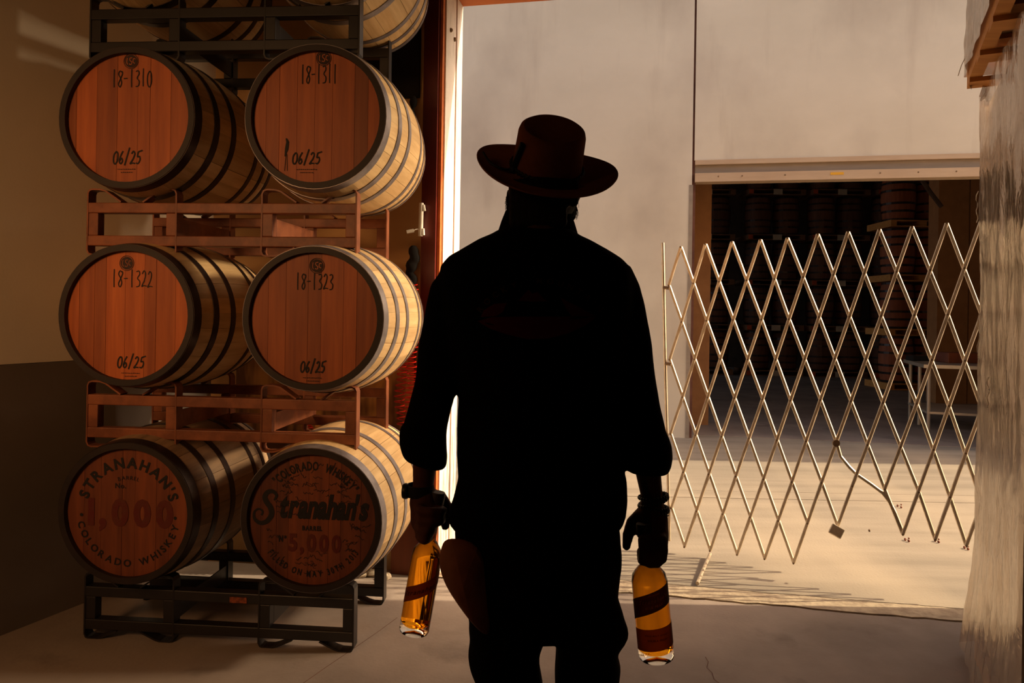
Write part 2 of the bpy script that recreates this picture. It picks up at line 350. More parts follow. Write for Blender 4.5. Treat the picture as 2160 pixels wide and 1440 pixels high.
# ================================================================== STRUCTURE
# floor line of our doorway wall (outer face): Y = 4.135 - 0.2 X ; building direction
DW = Vector((1, -0.2, 0)).normalized(); DD = Vector((0.2, 1, 0)).normalized()
def outer(X): return Vector((X, 4.235 - 0.2 * X, 0))
def inner(X): return outer(X) - DD * 0.32
LW0 = GP(0, 1341); LW1 = GP(171, 1274); lwd = (LW1 - LW0).normalized()
def lwp(t): return LW0 + lwd * t
# corner left wall / door wall
def isect(p, d, q, e):
    den = d.x * e.y - d.y * e.x; t = ((q.x - p.x) * e.y - (q.y - p.y) * e.x) / den; return p + d * t
corner = isect(LW0, lwd, inner(0), DW)
JL = isect(outer(0), DW, P(960, 700, 0), P(960, 700, 1) - P(960, 700, 0)); JL.z = 0     # left jamb outer corner
JR = outer(3.0)                                                   # right jamb outer corner
def slab(name, pts, z0, z1, mt, parent=None): return MB().prism([(p[0], p[1]) for p in pts], z0, z1).build(name, mt, parent)
def jag(a, b, n, amp, seed, off=0):
    r = random.Random(seed); out = []
    nn = Vector((-(b - a).y, (b - a).x, 0)).normalized()
    for i in range(n + 1): out.append(a.lerp(b, i / n) + nn * (r.uniform(-amp, amp) + off))
    return out
c1a, c1b = GP(700, 1172), GP(2260, 1304)        # outer crack
k2 = [GP(1330, 1246), GP(1413, 1254), GP(1640, 1277), GP(1869, 1292), GP(1960, 1300), GP(2040, 1318), GP(2160, 1330)]
c1 = jag(c1a, c1b, 60, 0.006, 3)
in_edge = jag(c1a - DD * 0.20, c1b - DD * 0.17, 60, 0.010, 5)
room = [lwp(-9), corner + DD * 0.1]
# interior floor
fl = MB().prism([(p.x, p.y) for p in ([Vector((-5.6, -4.5, 0)), Vector((4.6, -4.5, 0)), Vector((4.6, in_edge[-1].y, 0))] + in_edge[::-1] + [Vector((-3.2, in_edge[0].y + 0.25, 0)), Vector((-5.6, 4.2, 0))])], -0.2, 0.0)
struct(fl.build('floor', 'floor'))
struct(MB().prism([(p.x, p.y) for p in ([q + DD * 0.018 for q in in_edge] + [q - DD * 0.006 for q in c1[::-1]])], -0.2, 0.002).build('trim_1', 'sill'))
# chipped repair stones along the threshold crack
for i in range(9):
    pass
# yard slabs separated by saw cuts
ya = [c1, None]
far_l, far_r = Vector((-9, 40, 0)), Vector((22, 34, 0))
yj = [(GP(1300, 1046), GP(2100, 1062)), (GP(1300, 1031), GP(2100, 1047))]
def extend(a, b, xl=-9, xr=14):
    d = (b - a); return a + d * ((xl - a.x) / d.x), a + d * ((xr - a.x) / d.x)
e1 = extend(*yj[0]); e2 = extend(*yj[1]); ec = extend(c1a, c1b)
ground = thing('yard_ground', None, None); ground['kind'] = 'structure'; ground.name = 'yard_ground'
slab('paving_slab', [ec[0]] + [p + DD * 0.006 for p in c1] + [ec[1], e1[1], e1[0]], -0.2, 0, 'yard', ground)
slab('paving_slab', [e1[0] + DD * 0.008, e1[1] + DD * 0.008, e2[1], e2[0]], -0.2, 0.001, 'yard', ground)
slab('paving_slab', [e2[0] + DD * 0.008, e2[1] + DD * 0.008, Vector((14, 14, 0)), Vector((-9, 14, 0))], -0.2, 0, 'yard', ground)
struct(MB().box((-30, -20, -0.4), (40, 40, -0.2)).build('subgrade', 'joint'))
# walls of our room
def wallbox(name, a, b, th, z0, z1, mt, side=1, parent=None):
    d = (b - a).normalized(); n = Vector((-d.y, d.x, 0)) * side * th
    return struct(slab(name, [a, b, b + n, a + n], z0, z1, mt, parent))
wl = thing('wall_left', None, None); wl['kind'] = 'structure'
a, b = lwp(-9), corner + lwd * 0.3
n = Vector((-lwd.y, lwd.x, 0)) * 0.25
slab('upper_paint', [a, b, b + n, a + n], 1.19, 5.0, 'paint_up', wl)
slab('lower_paint', [a, b, b + n, a + n], -0.1, 1.188, 'paint_low', wl)
wb = thing('wall_back', None, None); wb['kind'] = 'structure'
a = isect(corner - DW * 0.3, DW, lwp(0), lwd); ai = corner - DW * 0.05
JLi = JL - DD * 0.32
slab('wall_panel', [ai, JLi, JL, ai + DD * 0.32], -0.1, 5.0, 'board_wall', wb)
slab('wall_panel', [JR - DD * 0.32, JR - DD * 0.32 + DW * 5, JR + DW * 5, JR], -0.1, 5.0, 'paint_up', wb)
HZ = P(960, 14, JL.y).z
slab('header_panel', [JLi, JR - DD * 0.32, JR, JL], HZ + 0.10, 5.0, 'board_wall', wb)
slab('header_beam', [JLi - DW * 0.02, JR - DD * 0.32, JR, JL - DW * 0.02], HZ, HZ + 0.098, 'orangewood', wb)
wallbox('wall_right', Vector((4.3, 3.6, 0)), Vector((4.3, -4.5, 0)), 0.25, -0.1, 5.0, 'paint_up')
wallbox('wall_rear', Vector((4.5, -4.3, 0)), Vector((-5.8, -4.3, 0)), 0.25, -0.1, 5.0, 'darkroom', -1)
struct(MB().prism([(-6, -4.6), (5.0, -4.6), (5.0, 3.4), (3.0, 3.62), (-1.9, 4.6), (-6, 4.6)], 5.0, 5.2).build('ceiling', 'ceil'))
# left jamb: pale plates in the reveal, red steel post and thin angle on the room side
jm = thing('door_1', None, None); jm['kind'] = 'structure'
def plate(name, px0, px1, mt, off0, off1, z0=0.0, z1=None, parent=jm):
    # lies in the reveal plane between the inner and outer corner (t = 0 inner, 1 outer)
    p0 = JLi.lerp(JL, px0); p1 = JLi.lerp(JL, px1)
    return slab(name, [p0 + DW * off0, p0 + DW * off1, p1 + DW * off1, p1 + DW * off0], z0, z1 or HZ, mt, parent)
plate('jamb_plate', 0.02, 0.62, 'jamb', 0.0, 0.012)
plate('jamb_plate', 0.64, 1.0, 'jamb', 0.0, 0.018)
plate('jamb_strip', 0.60, 0.66, 'orangewood', 0.0, 0.010)
def on_inner(px): p = isect(JLi, DW, P(px, 700, 0), P(px, 700, 1) - P(px, 700, 0)); p.z = 0; return p
pA, pB = on_inner(891), on_inner(921)
slab('steel_post', [pA - DD * 0.05, pB - DD * 0.05, pB + DD * 0.02, pA + DD * 0.02], 0, 4.9, 'redsteel', jm)
pC, pD = on_inner(922), on_inner(928)
slab('door_seal', [pC - DD * 0.03, pD - DD * 0.03, pD + DD * 0.01, pC + DD * 0.01], 0, HZ + 0.05, 'orangewood', jm)
for q in ((945, 96), (949, 104)):
    MB().ball(JLi.lerp(JL, 0.25 if q[0] == 945 else 0.5) + Vector((0.015, 0, P(q[0], q[1], JL.y).z)), 0.012).build('bolt', 'gate_d', jm, True)

# ------------------------------------------------------------------ far building
FB = GP(1451, 924); 
def fw(X): return Vector((X, FB.y - 0.2 * (X - FB.x), 0))
def fw_px(px):
    q = P(px, 700, 1) - P(px, 700, 0); p = isect(fw(0), DW, Vector((0, 0, 0)), Vector((q.x, q.y, 0))); p.z = 0; return p
OZ = 3.03
oL = fw_px(1457); oR = Vector((5.75, fw(5.75).y, 0)); oR = fw(5.75)
fwl = thing('wall_far', None, None); fwl['kind'] = 'structure'
g = 0.012
endp = fw(8.68)
def fs(a, b, z0, z1, mt, nm='concrete_panel', th=0.25, off=0): return slab(nm, [a - DD * off, b - DD * off, b + DD * th, a + DD * th], z0, z1, mt, fwl)
fs(fw(-9), fw(-3.2), -0.1, 8, 'farwall'); fs(fw(-3.2) + DW * g, oL - DW * g, -0.1, 8, 'farwall')
fs(oL + DW * g, oR, OZ + 0.26, 8, 'farwall'); fs(oR + DW * g, endp, -0.1, 8, 'farwall')
fs(oL - DW * 0.03, oL + DW * 0.03, -0.1, 8, 'joint', 'joint_filler', 0.2, -0.03)
fs(fw_px(1449), oL, 0, 3.0, 'lintel_low', 'corner_guard', 0.05, 0.006)
# roller door bottom bar and hood
rd = thing('door_2', None, None); rd['kind'] = 'structure'
slab('roller_hood', [oL + DW * .02 - DD * .02, oR - DD * .02, oR + DD * .25, oL + DW * .02 + DD * .25], OZ + .205, OZ + .258, 'lintel_top', rd)
slab('roller_slat', [oL + DW * .02 + DD * .03, oR + DD * .03, oR + DD * .2, oL + DW * .02 + DD * .2], OZ + .105, OZ + .203, 'lintel_low', rd)
slab('bottom_bar', [oL + DW * .02 - DD * .03, oR - DD * .03, oR + DD * .15, oL + DW * .02 + DD * .15], OZ, OZ + .102, 'lintel_top', rd)
p = fw_px(1745) - DD * 0.034; q = fw_px(1773) - DD * 0.034
slab('sticker', [p, q, q + DD * .003, p + DD * .003], OZ + .05, OZ + .078, 'yellow', rd)
for px in (1510, 1560, 1650, 1850, 1930, 2010):
    p = fw_px(px) - DD * 0.031; MB().ball((p.x, p.y, OZ + .06), .009, 6).build('bolt', 'gate_d', rd, True)
# building end wall and the far room
bx = endp
wallbox('wall_end', endp, endp + DD * 16, 0.3, -0.1, 8, 'farwall', 1)
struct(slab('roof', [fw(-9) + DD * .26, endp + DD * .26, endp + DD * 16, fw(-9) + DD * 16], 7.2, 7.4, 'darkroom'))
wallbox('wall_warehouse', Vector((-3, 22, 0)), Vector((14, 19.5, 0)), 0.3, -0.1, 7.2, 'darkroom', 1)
struct(slab('floor_warehouse', [fw(-9) + DD * .3, endp + DD * .3, endp + DD * 16, fw(-9) + DD * 16], -0.19, 0.004, M['floor']))
pa = P(1497, 700, 9.6); 
struct(slab('partition', [Vector((0.4, 9.9, 0)), Vector((pa.x, 9.6, 0)), Vector((pa.x, 9.8, 0)), Vector((0.4, 10.1, 0))], 0, 7, 'ochre'))
pb = P(1976, 700, 12.5); pc = P(2043, 700, 12.5)
struct(slab('partition', [Vector((pb.x, 12.5, 0)), Vector((pc.x - .02, 12.5, 0)), Vector((pc.x - .02, 12.8, 0)), Vector((pb.x, 12.8, 0))], 0, 7, 'ochre'))
struct(slab('partition', [Vector((pc.x, 12.5, 0)), Vector((pc.x + 4, 12.3, 0)), Vector((pc.x + 4, 12.6, 0)), Vector((pc.x, 12.8, 0))], 0, 7, 'ochre'))
# hanging pipe
tag(MB().tube([P(1945, 380, 11.5), P(1962, 405, 11.5), P(1986, 436, 11.5)], 0.035, 8).build('ceiling_pipe', 'darkroom', None, True), 'dark pipe end slanting down from the warehouse ceiling by the ochre wall', 'pipe')

# ================================================================== BARRELS
BL = 0.405; RC, RB = 0.295, 0.336
def br(s): return RB - (RB - RC) * (s / BL) ** 2
NST = 30
def stave_mesh():
    mb = MB(); n = 9; da = 2 * math.pi / NST * 0.5 * 0.985; vs = []
    for i in range(n):
        s = -BL + 2 * BL * i / (n - 1); r = br(s)
        for (rr, aa) in ((r, -da), (r * 1.0015, 0), (r, da), (r - .022, da), (r - .022, -da)):
            vs.append((rr * math.sin(aa), s, rr * math.cos(aa)))
    fs = []
    for i in range(n - 1):
        for c in range(5): fs.append((i * 5 + c, i * 5 + (c + 1) % 5, (i + 1) * 5 + (c + 1) % 5, (i + 1) * 5 + c))
    fs += [(4, 3, 2, 1, 0), tuple(range((n - 1) * 5, n * 5))]
    mb.add(vs, fs); me = bpy.data.meshes.new('stave'); me.from_pydata([tuple(v) for v in mb.v], [], mb.f)
    me.polygons.foreach_set('use_smooth', [True] * len(me.polygons)); me.set_sharp_from_angle(angle=math.radians(30))
    return me
def hoop_mesh(s0, s1):
    pr = [(br(s0) + .0005, s0), (br(s0) + .0035, s0), (br((s0 + s1) / 2) + .0035, (s0 + s1) / 2), (br(s1) + .0035, s1), (br(s1) + .0005, s1)]
    mb = MB(); k = 60; n = 5; vs = []
    for i in range(k):
        a = 2 * math.pi * i / k
        for r, h in pr: vs.append((r * math.cos(a), h, r * math.sin(a)))
    fs = [(i * n + c, ((i + 1) % k) * n + c, ((i + 1) % k) * n + (c + 1) % n, i * n + (c + 1) % n) for i in range(k) for c in range(n)]
    me = bpy.data.meshes.new('hoop'); me.from_pydata(vs, [], fs)
    me.polygons.foreach_set('use_smooth', [True] * len(me.polygons)); me.set_sharp_from_angle(angle=math.radians(40))
    return me
HOOPS = [(-.403, -.358), (-.275, -.238), (-.142, -.105), (.105, .142), (.238, .275), (.358, .403)]
_sm = {}
def shared(key, fn, mt):
    k = (key, mt)
    if k not in _sm:
        me = fn(); me.materials.append(M[mt]); bm = bmesh.new(); bm.from_mesh(me); bmesh.ops.recalc_face_normals(bm, faces=bm.faces); bm.to_mesh(me); bm.free(); _sm[k] = me
    return _sm[k]
def board_mb(x0, x1, r, y0, y1):
    n = 6; pts = []
    for i in range(n + 1):
        x = x0 + (x1 - x0) * i / n; pts.append((x, math.sqrt(max(0, r * r - x * x))))
    pts += [(x, -z) for x, z in pts[::-1]]
    k = len(pts); mb = MB()
    mb.add([(x, y0, z) for x, z in pts] + [(x, y1, z) for x, z in pts],
           [tuple(range(k)), tuple(range(k, 2 * k))[::-1]] + [(i, (i + 1) % k, k + (i + 1) % k, k + i) for i in range(k)])
    return mb
def barrel(label, headc, mats, widths, cut, seed, deco=None):
    """headc = front-head centre in the world"""
    rz = -RY
    o = thing('oak_barrel', label, 'barrel', group='whiskey barrels on the steel racks')
    c = headc + Vector((math.sin(RY), math.cos(RY), 0)) * BL
    o.location = c - Vector((0, 0, RB)); o.rotation_euler = (0, 0, rz)
    hm, sm, hp = mats; r = random.Random(seed)
    for i in range(NST):
        s = bpy.data.objects.new('stave', shared('stave', stave_mesh, sm)); C.objects.link(s); s.parent = o
        s.location = (0, 0, RB); s.rotation_euler = (0, 2 * math.pi * (i + r.random() * .02) / NST + seed, 0)
    for i, (a, b) in enumerate(HOOPS):
        s = bpy.data.objects.new('hoop', shared('hoop%d' % i, lambda: hoop_mesh(a, b), hp)); C.objects.link(s); s.parent = o; s.location = (0, 0, RB)
    rh = RC - .023; tot = sum(widths); x = -rh
    for wd in widths:
        x1 = x + wd / tot * 2 * rh
        b = board_mb(x + .0006, x1 - .0006, rh, -BL + .022 + r.uniform(0, .0012), -BL + .045).build('head_board', hm, o); b.location = (0, 0, RB); x = x1
    chm = MB().lathe([(rh - .001, -BL + .021), (rh - .001, -BL - .0012), (RC + .0012, -BL - .0012), (RC + .0012, -BL + .001)], 60, 'y', caps=False).build('chime', 'chime', o, True); chm.location = (0, 0, RB)
    bk = MB().lathe([(rh, BL - .045), (rh, BL - .025)], 32, 'y').build('rear_head', hm, o); bk.location = (0, 0, RB)
    if deco:
        for nm, mt, (V, Fc) in deco:
            mb = MB().add([(u, -BL + (.0198 if nm == 'emblem_letters' else .0205), v) for u, v in V], Fc); t = mb.build(nm, mt, o); t.location = (0, 0, RB)
            if nm == 'red_stencil': t['label'] = 'faded red stencilled number'
    return o
RY = math.radians(4.5)
def emblem(x, y):
    y += .008
    r = .030
    s = handwrite  # circle with three script letters
    let = merge2(ribbon(spline([(x - .016, y + .013), (x - .018, y - .004), (x - .014, y - .014)], 4), .003),
                 ribbon(spline([(x + .006, y + .014), (x - .004, y + .012), (x - .004, y + .003), (x + .004, y - .004), (x + .002, y - .014), (x - .008, y - .012)], 4), .003),
                 ribbon(spline([(x + .020, y + .008), (x + .012, y + .010), (x + .010, y - .004), (x + .018, y - .010)], 4), .003))
    return [('emblem_ring', 'ink', ring2(x, y, r, r + .0022)), ('emblem_disc', 'stamp', disc2(x, y, r - .003, 28)),
            ('emblem_letters', 'head', ([(a, b) for a, b in let[0]], let[1]))]
def tiny(x, y):
    r = random.Random(int(x * 1000) + 5); V = []
    for row in range(2):
        xx = x - .04 + row * .015
        while xx < x + .04 - row * .015:
            l = r.uniform(.003, .008); V.append(ribbon([(xx, y - row * .013), (xx + l, y - row * .013 + r.uniform(-.001, .001))], .003)); xx += l + .0025
    return merge2(*V)
S = 1 / 500.0
def uv(px, py, c): return ((px - c[0]) * S, -(py - c[1]) * S)
def deco_num(c, em, num, nbox, date, dbox):
    d = emblem(*uv(em[0], em[1], c))
    x0, y0 = uv(nbox[0], nbox[3], c); x1, y1 = uv(nbox[2], nbox[1], c)
    d.append(('chalk_number', 'ink', handwrite(num, x0, y0, x1 - x0, y1 - y0, .0034)))
    x0, y0 = uv(dbox[0], dbox[3], c); x1, y1 = uv(dbox[2], dbox[1], c)
    d.append(('date_mark', 'ink', handwrite(date, x0, y0, x1 - x0, y1 - y0, .0046, 0.15)))
    d.append(('cooper_stamp', 'ink', tiny((x0 + x1) / 2, y0 - .022)))
    return d
HY = 3.03
RX = math.sin(RY)
def hc(px, py, z=None, right=False):
    p = P(px, py, HY - (0.06 if right else 0)); 
    if z is not None: p.z = z
    return p
NEW = ('head', 'stave', 'hoop_d'); NEWR = ('head', 'stave', 'hoop'); OLD = ('head_old', 'stave_old', 'hoop_d')  # same hoop steel throughout; left sets carry the shade in a darker colour
Z0, Z1, Z2, Z3 = .585, 1.415, 2.245, 3.075
WA = [3, 4, 3, 5, 5, 3, 5, 4]; WB_ = [2, 5, 5, 5, 3, 5, 5]; WC = [4, 4, 5, 3, 5, 3, 5]; WD = [3, 3, 4, 4, 4, 5, 3, 3]
c = (265, 665)
barrel('oak whiskey barrel in the middle tier, left, head marked 18-1322', hc(265, 665, Z1), NEW, WA, 0, 1,
       deco_num(c, (259, 559), '18-1322', (226, 572, 318, 606), '06/25', (240, 752, 302, 776)))
c = (659, 671)
barrel('oak whiskey barrel in the middle tier, right, head marked 18-1323', hc(659, 671, Z1, True), NEWR, WC, 0, 2,
       deco_num(c, (663, 566), '18-1323', (618, 580, 700, 612), '06/25', (630, 760, 684, 783)))
c = (266, 254)
barrel('oak whiskey barrel in the third tier up, left, head marked 18-1310', hc(266, 254, Z2), NEW, WB_, 0, 3,
       deco_num(c, (268, 137), '18-1310', (226, 154, 316, 188), '06/25', (230, 323, 294, 350)))
c = (664, 260)
fig = merge2(ribbon([(-.128, -.085), (-.122, -.10), (-.126, -.13), (-.133, -.16)], [.006, .012, .014, .003]), ribbon([(-.128, -.15), (-.133, -.22)], .002), ribbon([(-.124, -.15), (-.122, -.22)], .002))
barrel('oak whiskey barrel in the third tier up, right, head marked 18-1311', hc(664, 258, Z2, True), NEWR, WD, 0, 4,
       deco_num(c, (677, 141), '18-1311', (628, 154, 708, 190), '06/25', (612, 332, 674, 356)) + [('ink_drip', 'ink', fig)])
# bottom left: STRANAHAN'S / COLORADO WHISKEY stencil
dl = [('upper_lettering', 'ink', text_arc("STRANAHAN'S", .208, .062, 90, top=True, bold=.035, step=.1, span=152)),
      ('lower_lettering', 'ink', text_arc('COLORADO WHISKEY', .215, .042, 270, step=.1, top=False, bold=.02, span=158)),
      ('bullet', 'ink', disc2(-.207, -.018, .007)), ('bullet', 'ink', disc2(.207, -.018, .007)),
      ('small_lettering', 'ink', text_arc('BARREL', .145, .024, 90, top=True, bold=.0, step=.2)), ('small_lettering', 'ink', text_line('No.', -.035, .10, .03)),
      ('red_stencil', 'redink', text_line('1,000', .01, -.055, .15, bold=.05, step=.14, narrow=.95))]
barrel("dark aged barrel in the bottom tier, left, stencilled lettering around its head", hc(264, 1082, Z0), OLD, WC, 0, 5, dl)
# bottom right
def script_stranahans():
    k = .5 * S
    def L(pts): return [((x - 655) * S, -(y - 1098) * S) for x, y in pts]
    sw = spline(L([(573, 1062), (578, 1052), (571, 1044), (560, 1045), (553, 1055), (557, 1066), (566, 1078), (568, 1092), (558, 1106), (544, 1110), (532, 1102), (531, 1088), (540, 1081), (549, 1086), (546, 1094)]), 6)
    wds = [.008 + .015 * math.sin(math.pi * min(1, i / len(sw) * 1.25)) for i in range(len(sw))]
    s1 = ribbon(sw, wds)
    t = text_line("tranahan's", (680 - 655) * S, -(1095 - 1098) * S, .136, bold=.045, shear=.28, step=-.045, narrow=.64)
    return merge2(s1, t)
rs = random.Random(11); sig = []
for i in range(150):
    a = rs.uniform(0, 6.28); rr = rs.uniform(.09, .235)
    x, y = rr * math.cos(a), rr * math.sin(a)
    if -.02 < y < .11 and abs(x) > .0 and abs(x) < .24 and y < .10 and y > -.02: 
        if rs.random() < .8: continue
    if -.13 < y < -.02 and -.15 < x < .12: continue
    th = rs.uniform(-.6, .6); pts = []; lx = 0
    for j in range(rs.randint(5, 9)):
        lx += rs.uniform(.003, .008); pts.append((x + lx * math.cos(th), y + lx * math.sin(th) + rs.uniform(-.007, .007)))
    if all(math.hypot(*q) < .255 for q in pts): sig.append(ribbon(spline(pts, 3), .0019))
dr = [('upper_lettering', 'ink', text_arc('"COLORADO  WHISKEY"', .220, .050, 86, step=.1, top=True, bold=.03, narrow=.62, span=104)),
      ('lower_lettering', 'ink', text_arc('FILLED ON MAY 30TH 2013', .226, .036, 272, step=.1, top=False, bold=.03, narrow=.65, span=110)),
      ('small_lettering', 'ink', text_line('BARREL', 0, -.047, .026, bold=.05, step=.05, narrow=.8)), ('small_lettering', 'ink', text_line('Nº', -.125, -.098, .036, bold=.04, narrow=.7)),
      ('script_lettering', 'ink', script_stranahans()),
      ('signatures', 'ink', merge2(*sig)),
      ('red_stencil', 'redink', text_line('5,000', .012, -.133, .098, bold=.04, step=.12, narrow=.8))]
barrel("signed commemorative barrel in the bottom tier, right, head marked No 5,000", hc(655, 1095, Z0, True), ('head_old', 'stave', 'hoop'), WA, 0, 6, dr)
barrel('oak barrel in the topmost tier, left, only its underside in view', hc(262, -165, Z3), NEW, WB_, 0, 7)
barrel('golden oak barrel in the topmost tier, right, cut off by the frame', hc(672, -160, Z3, True), NEWR, WC, 0, 8)

# ================================================================== RACKS
RW, RD = 1.205, 0.55
def rack(label, px, y_, z, mt, ex=0):
    base = P(px, y_, 3.16)
    o = thing('barrel_rack', label, 'rack', (base.x, 3.16, z), -RY, 'steel barrel racks')
    sec = [(-.025, -.0035), (.025, -.0035), (.025, .0035), (-.025, .0035)]
    for yy in (0, RD - .05):
        for (a, b) in ((.04, .085), (.183, .228)):
            bevel(MB().box((.004, yy, a), (RW - .004, yy + .05, b)).build('beam', mt, o), .004)
        for x0, x1 in ((.006, .05), (.36, .404), (.79, .836), (1.155, 1.199)):
            bevel(MB().box((x0, yy + .002, .085), (x1, yy + .048, .183)).build('upright', mt, o), .003)
        for xa, sg in ((0, 1), (.41, -1), (.785, 1), (RW, -1)):
            pth = [(.155, .231), (.085, .278), (.06, .285), (.024, .286), (.010, .281), (.004, .268), (.003, .02), (.010, .006), (.024, .001), (.06, .002), (.085, .009), (.150, .038)]
            MB().sweep([(xa + sg * x, yy + .025, zz) for x, zz in spline(pth, 2)], [(-.025, -.0035), (.025, -.0035), (.025, .0035), (-.025, .0035)], up=(0, 1, 0)).build('cradle_bar', mt, o) if False else \
            cradle(xa, sg, yy, pth, mt, o)
    for x in (.362, .794):
        bevel(MB().box((x + .036, .048, .088), (x + .042, RD - .048, .165)).build('fork_channel', mt, o), .001)
    return o
def cradle(xa, sg, yy, pth, mt, o):
    pts = [(xa + sg * x, zz) for x, zz in pth]; V = []; n = len(pts)
    for i in range(n):
        a, b = pts[max(i - 1, 0)], pts[min(i + 1, n - 1)]; tx, tz = b[0] - a[0], b[1] - a[1]; l = math.hypot(tx, tz)
        nx, nz = -tz / l * .0035, tx / l * .0035
        for q in ((pts[i][0] + nx, yy - .001, pts[i][1] + nz), (pts[i][0] + nx, yy + .051, pts[i][1] + nz), (pts[i][0] - nx, yy + .051, pts[i][1] - nz), (pts[i][0] - nx, yy - .001, pts[i][1] - nz)): V.append(q)
    Fc = [(i * 4 + c, i * 4 + (c + 1) % 4, i * 4 + 4 + (c + 1) % 4, i * 4 + 4 + c) for i in range(n - 1) for c in range(4)] + [(0, 1, 2, 3), tuple(range(4 * n - 4, 4 * n))]
    return MB().add(V, Fc).build('cradle_bar', mt, o)
r0 = rack('black steel barrel rack standing on the floor at the bottom of the stack', 176, 1340, 0.0, 'blacksteel')
t = MB().box((.66, -.004, .188), (.735, 0, .212)).build('name_plate', 'tag', r0); t['label'] = 'small orange printed plate'
r1 = rack('rusty orange barrel rack between the bottom and middle barrels', 182, 870, .838, 'rust')
r2 = rack('rusty orange barrel rack between the middle and third tiers', 183, 460, 1.676, 'rust')
r3 = rack('black steel barrel rack at the top of the stack under the highest barrels', 189, 60, 2.52, 'blacksteel')

# ================================================================== things on the back wall
def on_wall(px, py, off=0.02):
    q = P(px, py, 1) - P(px, py, 0); base = inner(0) - DD * off
    # solve on vertical plane
    nrm = DD; t = (base - Vector((0, 0, H))).dot(nrm) / q.dot(nrm); return Vector((0, 0, H)) + q * t
def wall_plate(name, px0, px1, py0, py1, th, mt, parent=None, off=0.0, floor=False):
    a = on_wall(px0, py1, off); b = on_wall(px1, py1, off); z0 = 0 if floor else a.z; z1 = on_wall(px0, py0, off).z
    return slab(name, [a, b, b - DD * th, a - DD * th], z0, z1, mt, parent)
tag(wall_plate('plywood_sheet', 498, 872, 700, 1000, .015, 'ply', off=.02), 'swirly grained plywood sheet on the wall behind the right hand barrels', 'board')
tag(wall_plate('brown_board', 828, 890, 1000, 1203, .03, 'brown_panel', floor=True, off=.01), 'red-brown board standing at the foot of the wall beside the doorway', 'board')
tag(wall_plate('shade_panel', 700, 886, -60, 215, .02, 'darkcloth', off=.01), 'dark panel standing in for shade high on the wall beside the doorway post', 'board')  # dark sheet that puts deep shade on this stretch of wall
def helix(px, y0, y1, turns, r, mt='redhose', jit=0.0, px2=None):
    a = on_wall(px, y0, .07); b = on_wall(px2 or px, y1, .07); n = int(turns * 12); pts = []
    for i in range(n + 1):
        t = i / n; p = a.lerp(b, t); an = t * turns * 2 * math.pi; rr = r * (1 + jit * math.sin(7 * t * turns))
        pts.append(p + DW * rr * math.cos(an) - DD * rr * .55 * math.sin(an))
    return MB().tube(pts, .0033, 5).build('coiled_hose', mt, None, True)
tag(helix(868, 600, 945, 34, .032, jit=.25), 'long red coiled air hose hanging on the wall behind the man', 'hose')
tag(helix(845, 760, 900, 12, .028, jit=.3), 'shorter red coiled hose beside the right ends of the racks', 'hose')
tag(helix(790, 905, 895, 4, .022, px2=815), 'scrap of red coiled hose glimpsed above the signed barrel', 'hose')
tag(helix(644, 880, 905, 5, .02, px2=655), 'red coiled hose glimpsed through the rack over the signed barrel', 'hose')
hd = thing('latch_handle', 'white lever latch mounted on the dark red door post', 'latch', on_wall(888, 498, .08))
def hl(px, py, off=.08): return on_wall(px, py, off) - Vector(hd.location)
MB().tube([hl(889, 428), hl(887, 498)], .0125, 10).build('lever_bar', 'white_metal', hd, True)
MB().tube([hl(893, 432), hl(895, 445)], .009, 8).build('lever_lug', 'white_metal', hd, True)
MB().tube([hl(892, 482), hl(893, 496)], .009, 8).build('lever_lug', 'white_metal', hd, True)
MB().tube([hl(886, 482), hl(876, 484, .10), hl(872, 486, .10)], .003, 6).build('pull_rod', 'white_metal', hd, True)
MB().tube([hl(873, 486, .10), hl(858, 489, .11)], .010, 8).build('grip', 'white_metal', hd, True)
r = random.Random(4); 
for i in range(4):
    x = 735 + i * 26; p = on_wall(x, 1196, .1 + .03 * (i % 2)); mb = MB().ball((0, 0, 0), 1, 6)
    mb.v = [Vector((v.x * .035, v.y * .03, v.z * .02)) * (1 + .25 * noise.noise(v * 2 + Vector((i, 0, 0)))) + Vector((p.x, p.y, .016)) for v in mb.v]
    tag(mb.build('concrete_lump', 'sill'), 'pale concrete lump at the wall foot, number %s from the rack leg' % ['one', 'two', 'three', 'four'][i], 'rubble', 'concrete lumps at the wall foot')

# ================================================================== far warehouse barrels
def far_barrel_meshes(mt):
    hgt = .96; pr = []
    for i in range(9):
        s = -1 + 2 * i / 8; pr.append((.33 - .045 * s * s, (s + 1) / 2 * hgt))
    me = MB().lathe(pr, 18); a = bpy.data.meshes.new('body'); a.from_pydata([tuple(v) for v in me.v], [], me.f); a.materials.append(M[mt])
    a.polygons.foreach_set('use_smooth', [True] * len(a.polygons)); a.set_sharp_from_angle(angle=math.radians(50))
    hs = []
    for z in (.0, .17, .33, .59, .75, .91):
        s0, s1 = z / hgt * 2 - 1, (z + .045) / hgt * 2 - 1
        h = MB().lathe([(.333 - .045 * s0 * s0, z), (.336 - .045 * s0 * s0, z), (.336 - .045 * s1 * s1, z + .045), (.333 - .045 * s1 * s1, z + .045)], 18, caps=False)
        b = bpy.data.meshes.new('hoop'); b.from_pydata([tuple(v) for v in h.v], [], h.f); b.materials.append(M['hoop_d']); hs.append(b)
    return a, hs
ORD = ['first', 'second', 'third', 'fourth', 'fifth', 'sixth', 'seventh', 'eighth']
TIER = ['floor tier', 'second tier', 'third tier', 'fourth tier', 'top tier']
fbm = {k: far_barrel_meshes(k) for k in ('darkbarrel', 'redbarrel')}
def far_barrel(x, y, z, mt, label, group):
    o = thing('upright_barrel', label, 'barrel', (x, y, z), 0, group); a, hs = fbm[mt]
    for me, nm in [(a, 'body')] + [(h, 'hoop') for h in hs]:
        q = bpy.data.objects.new(nm, me); C.objects.link(q); q.parent = o
    return o
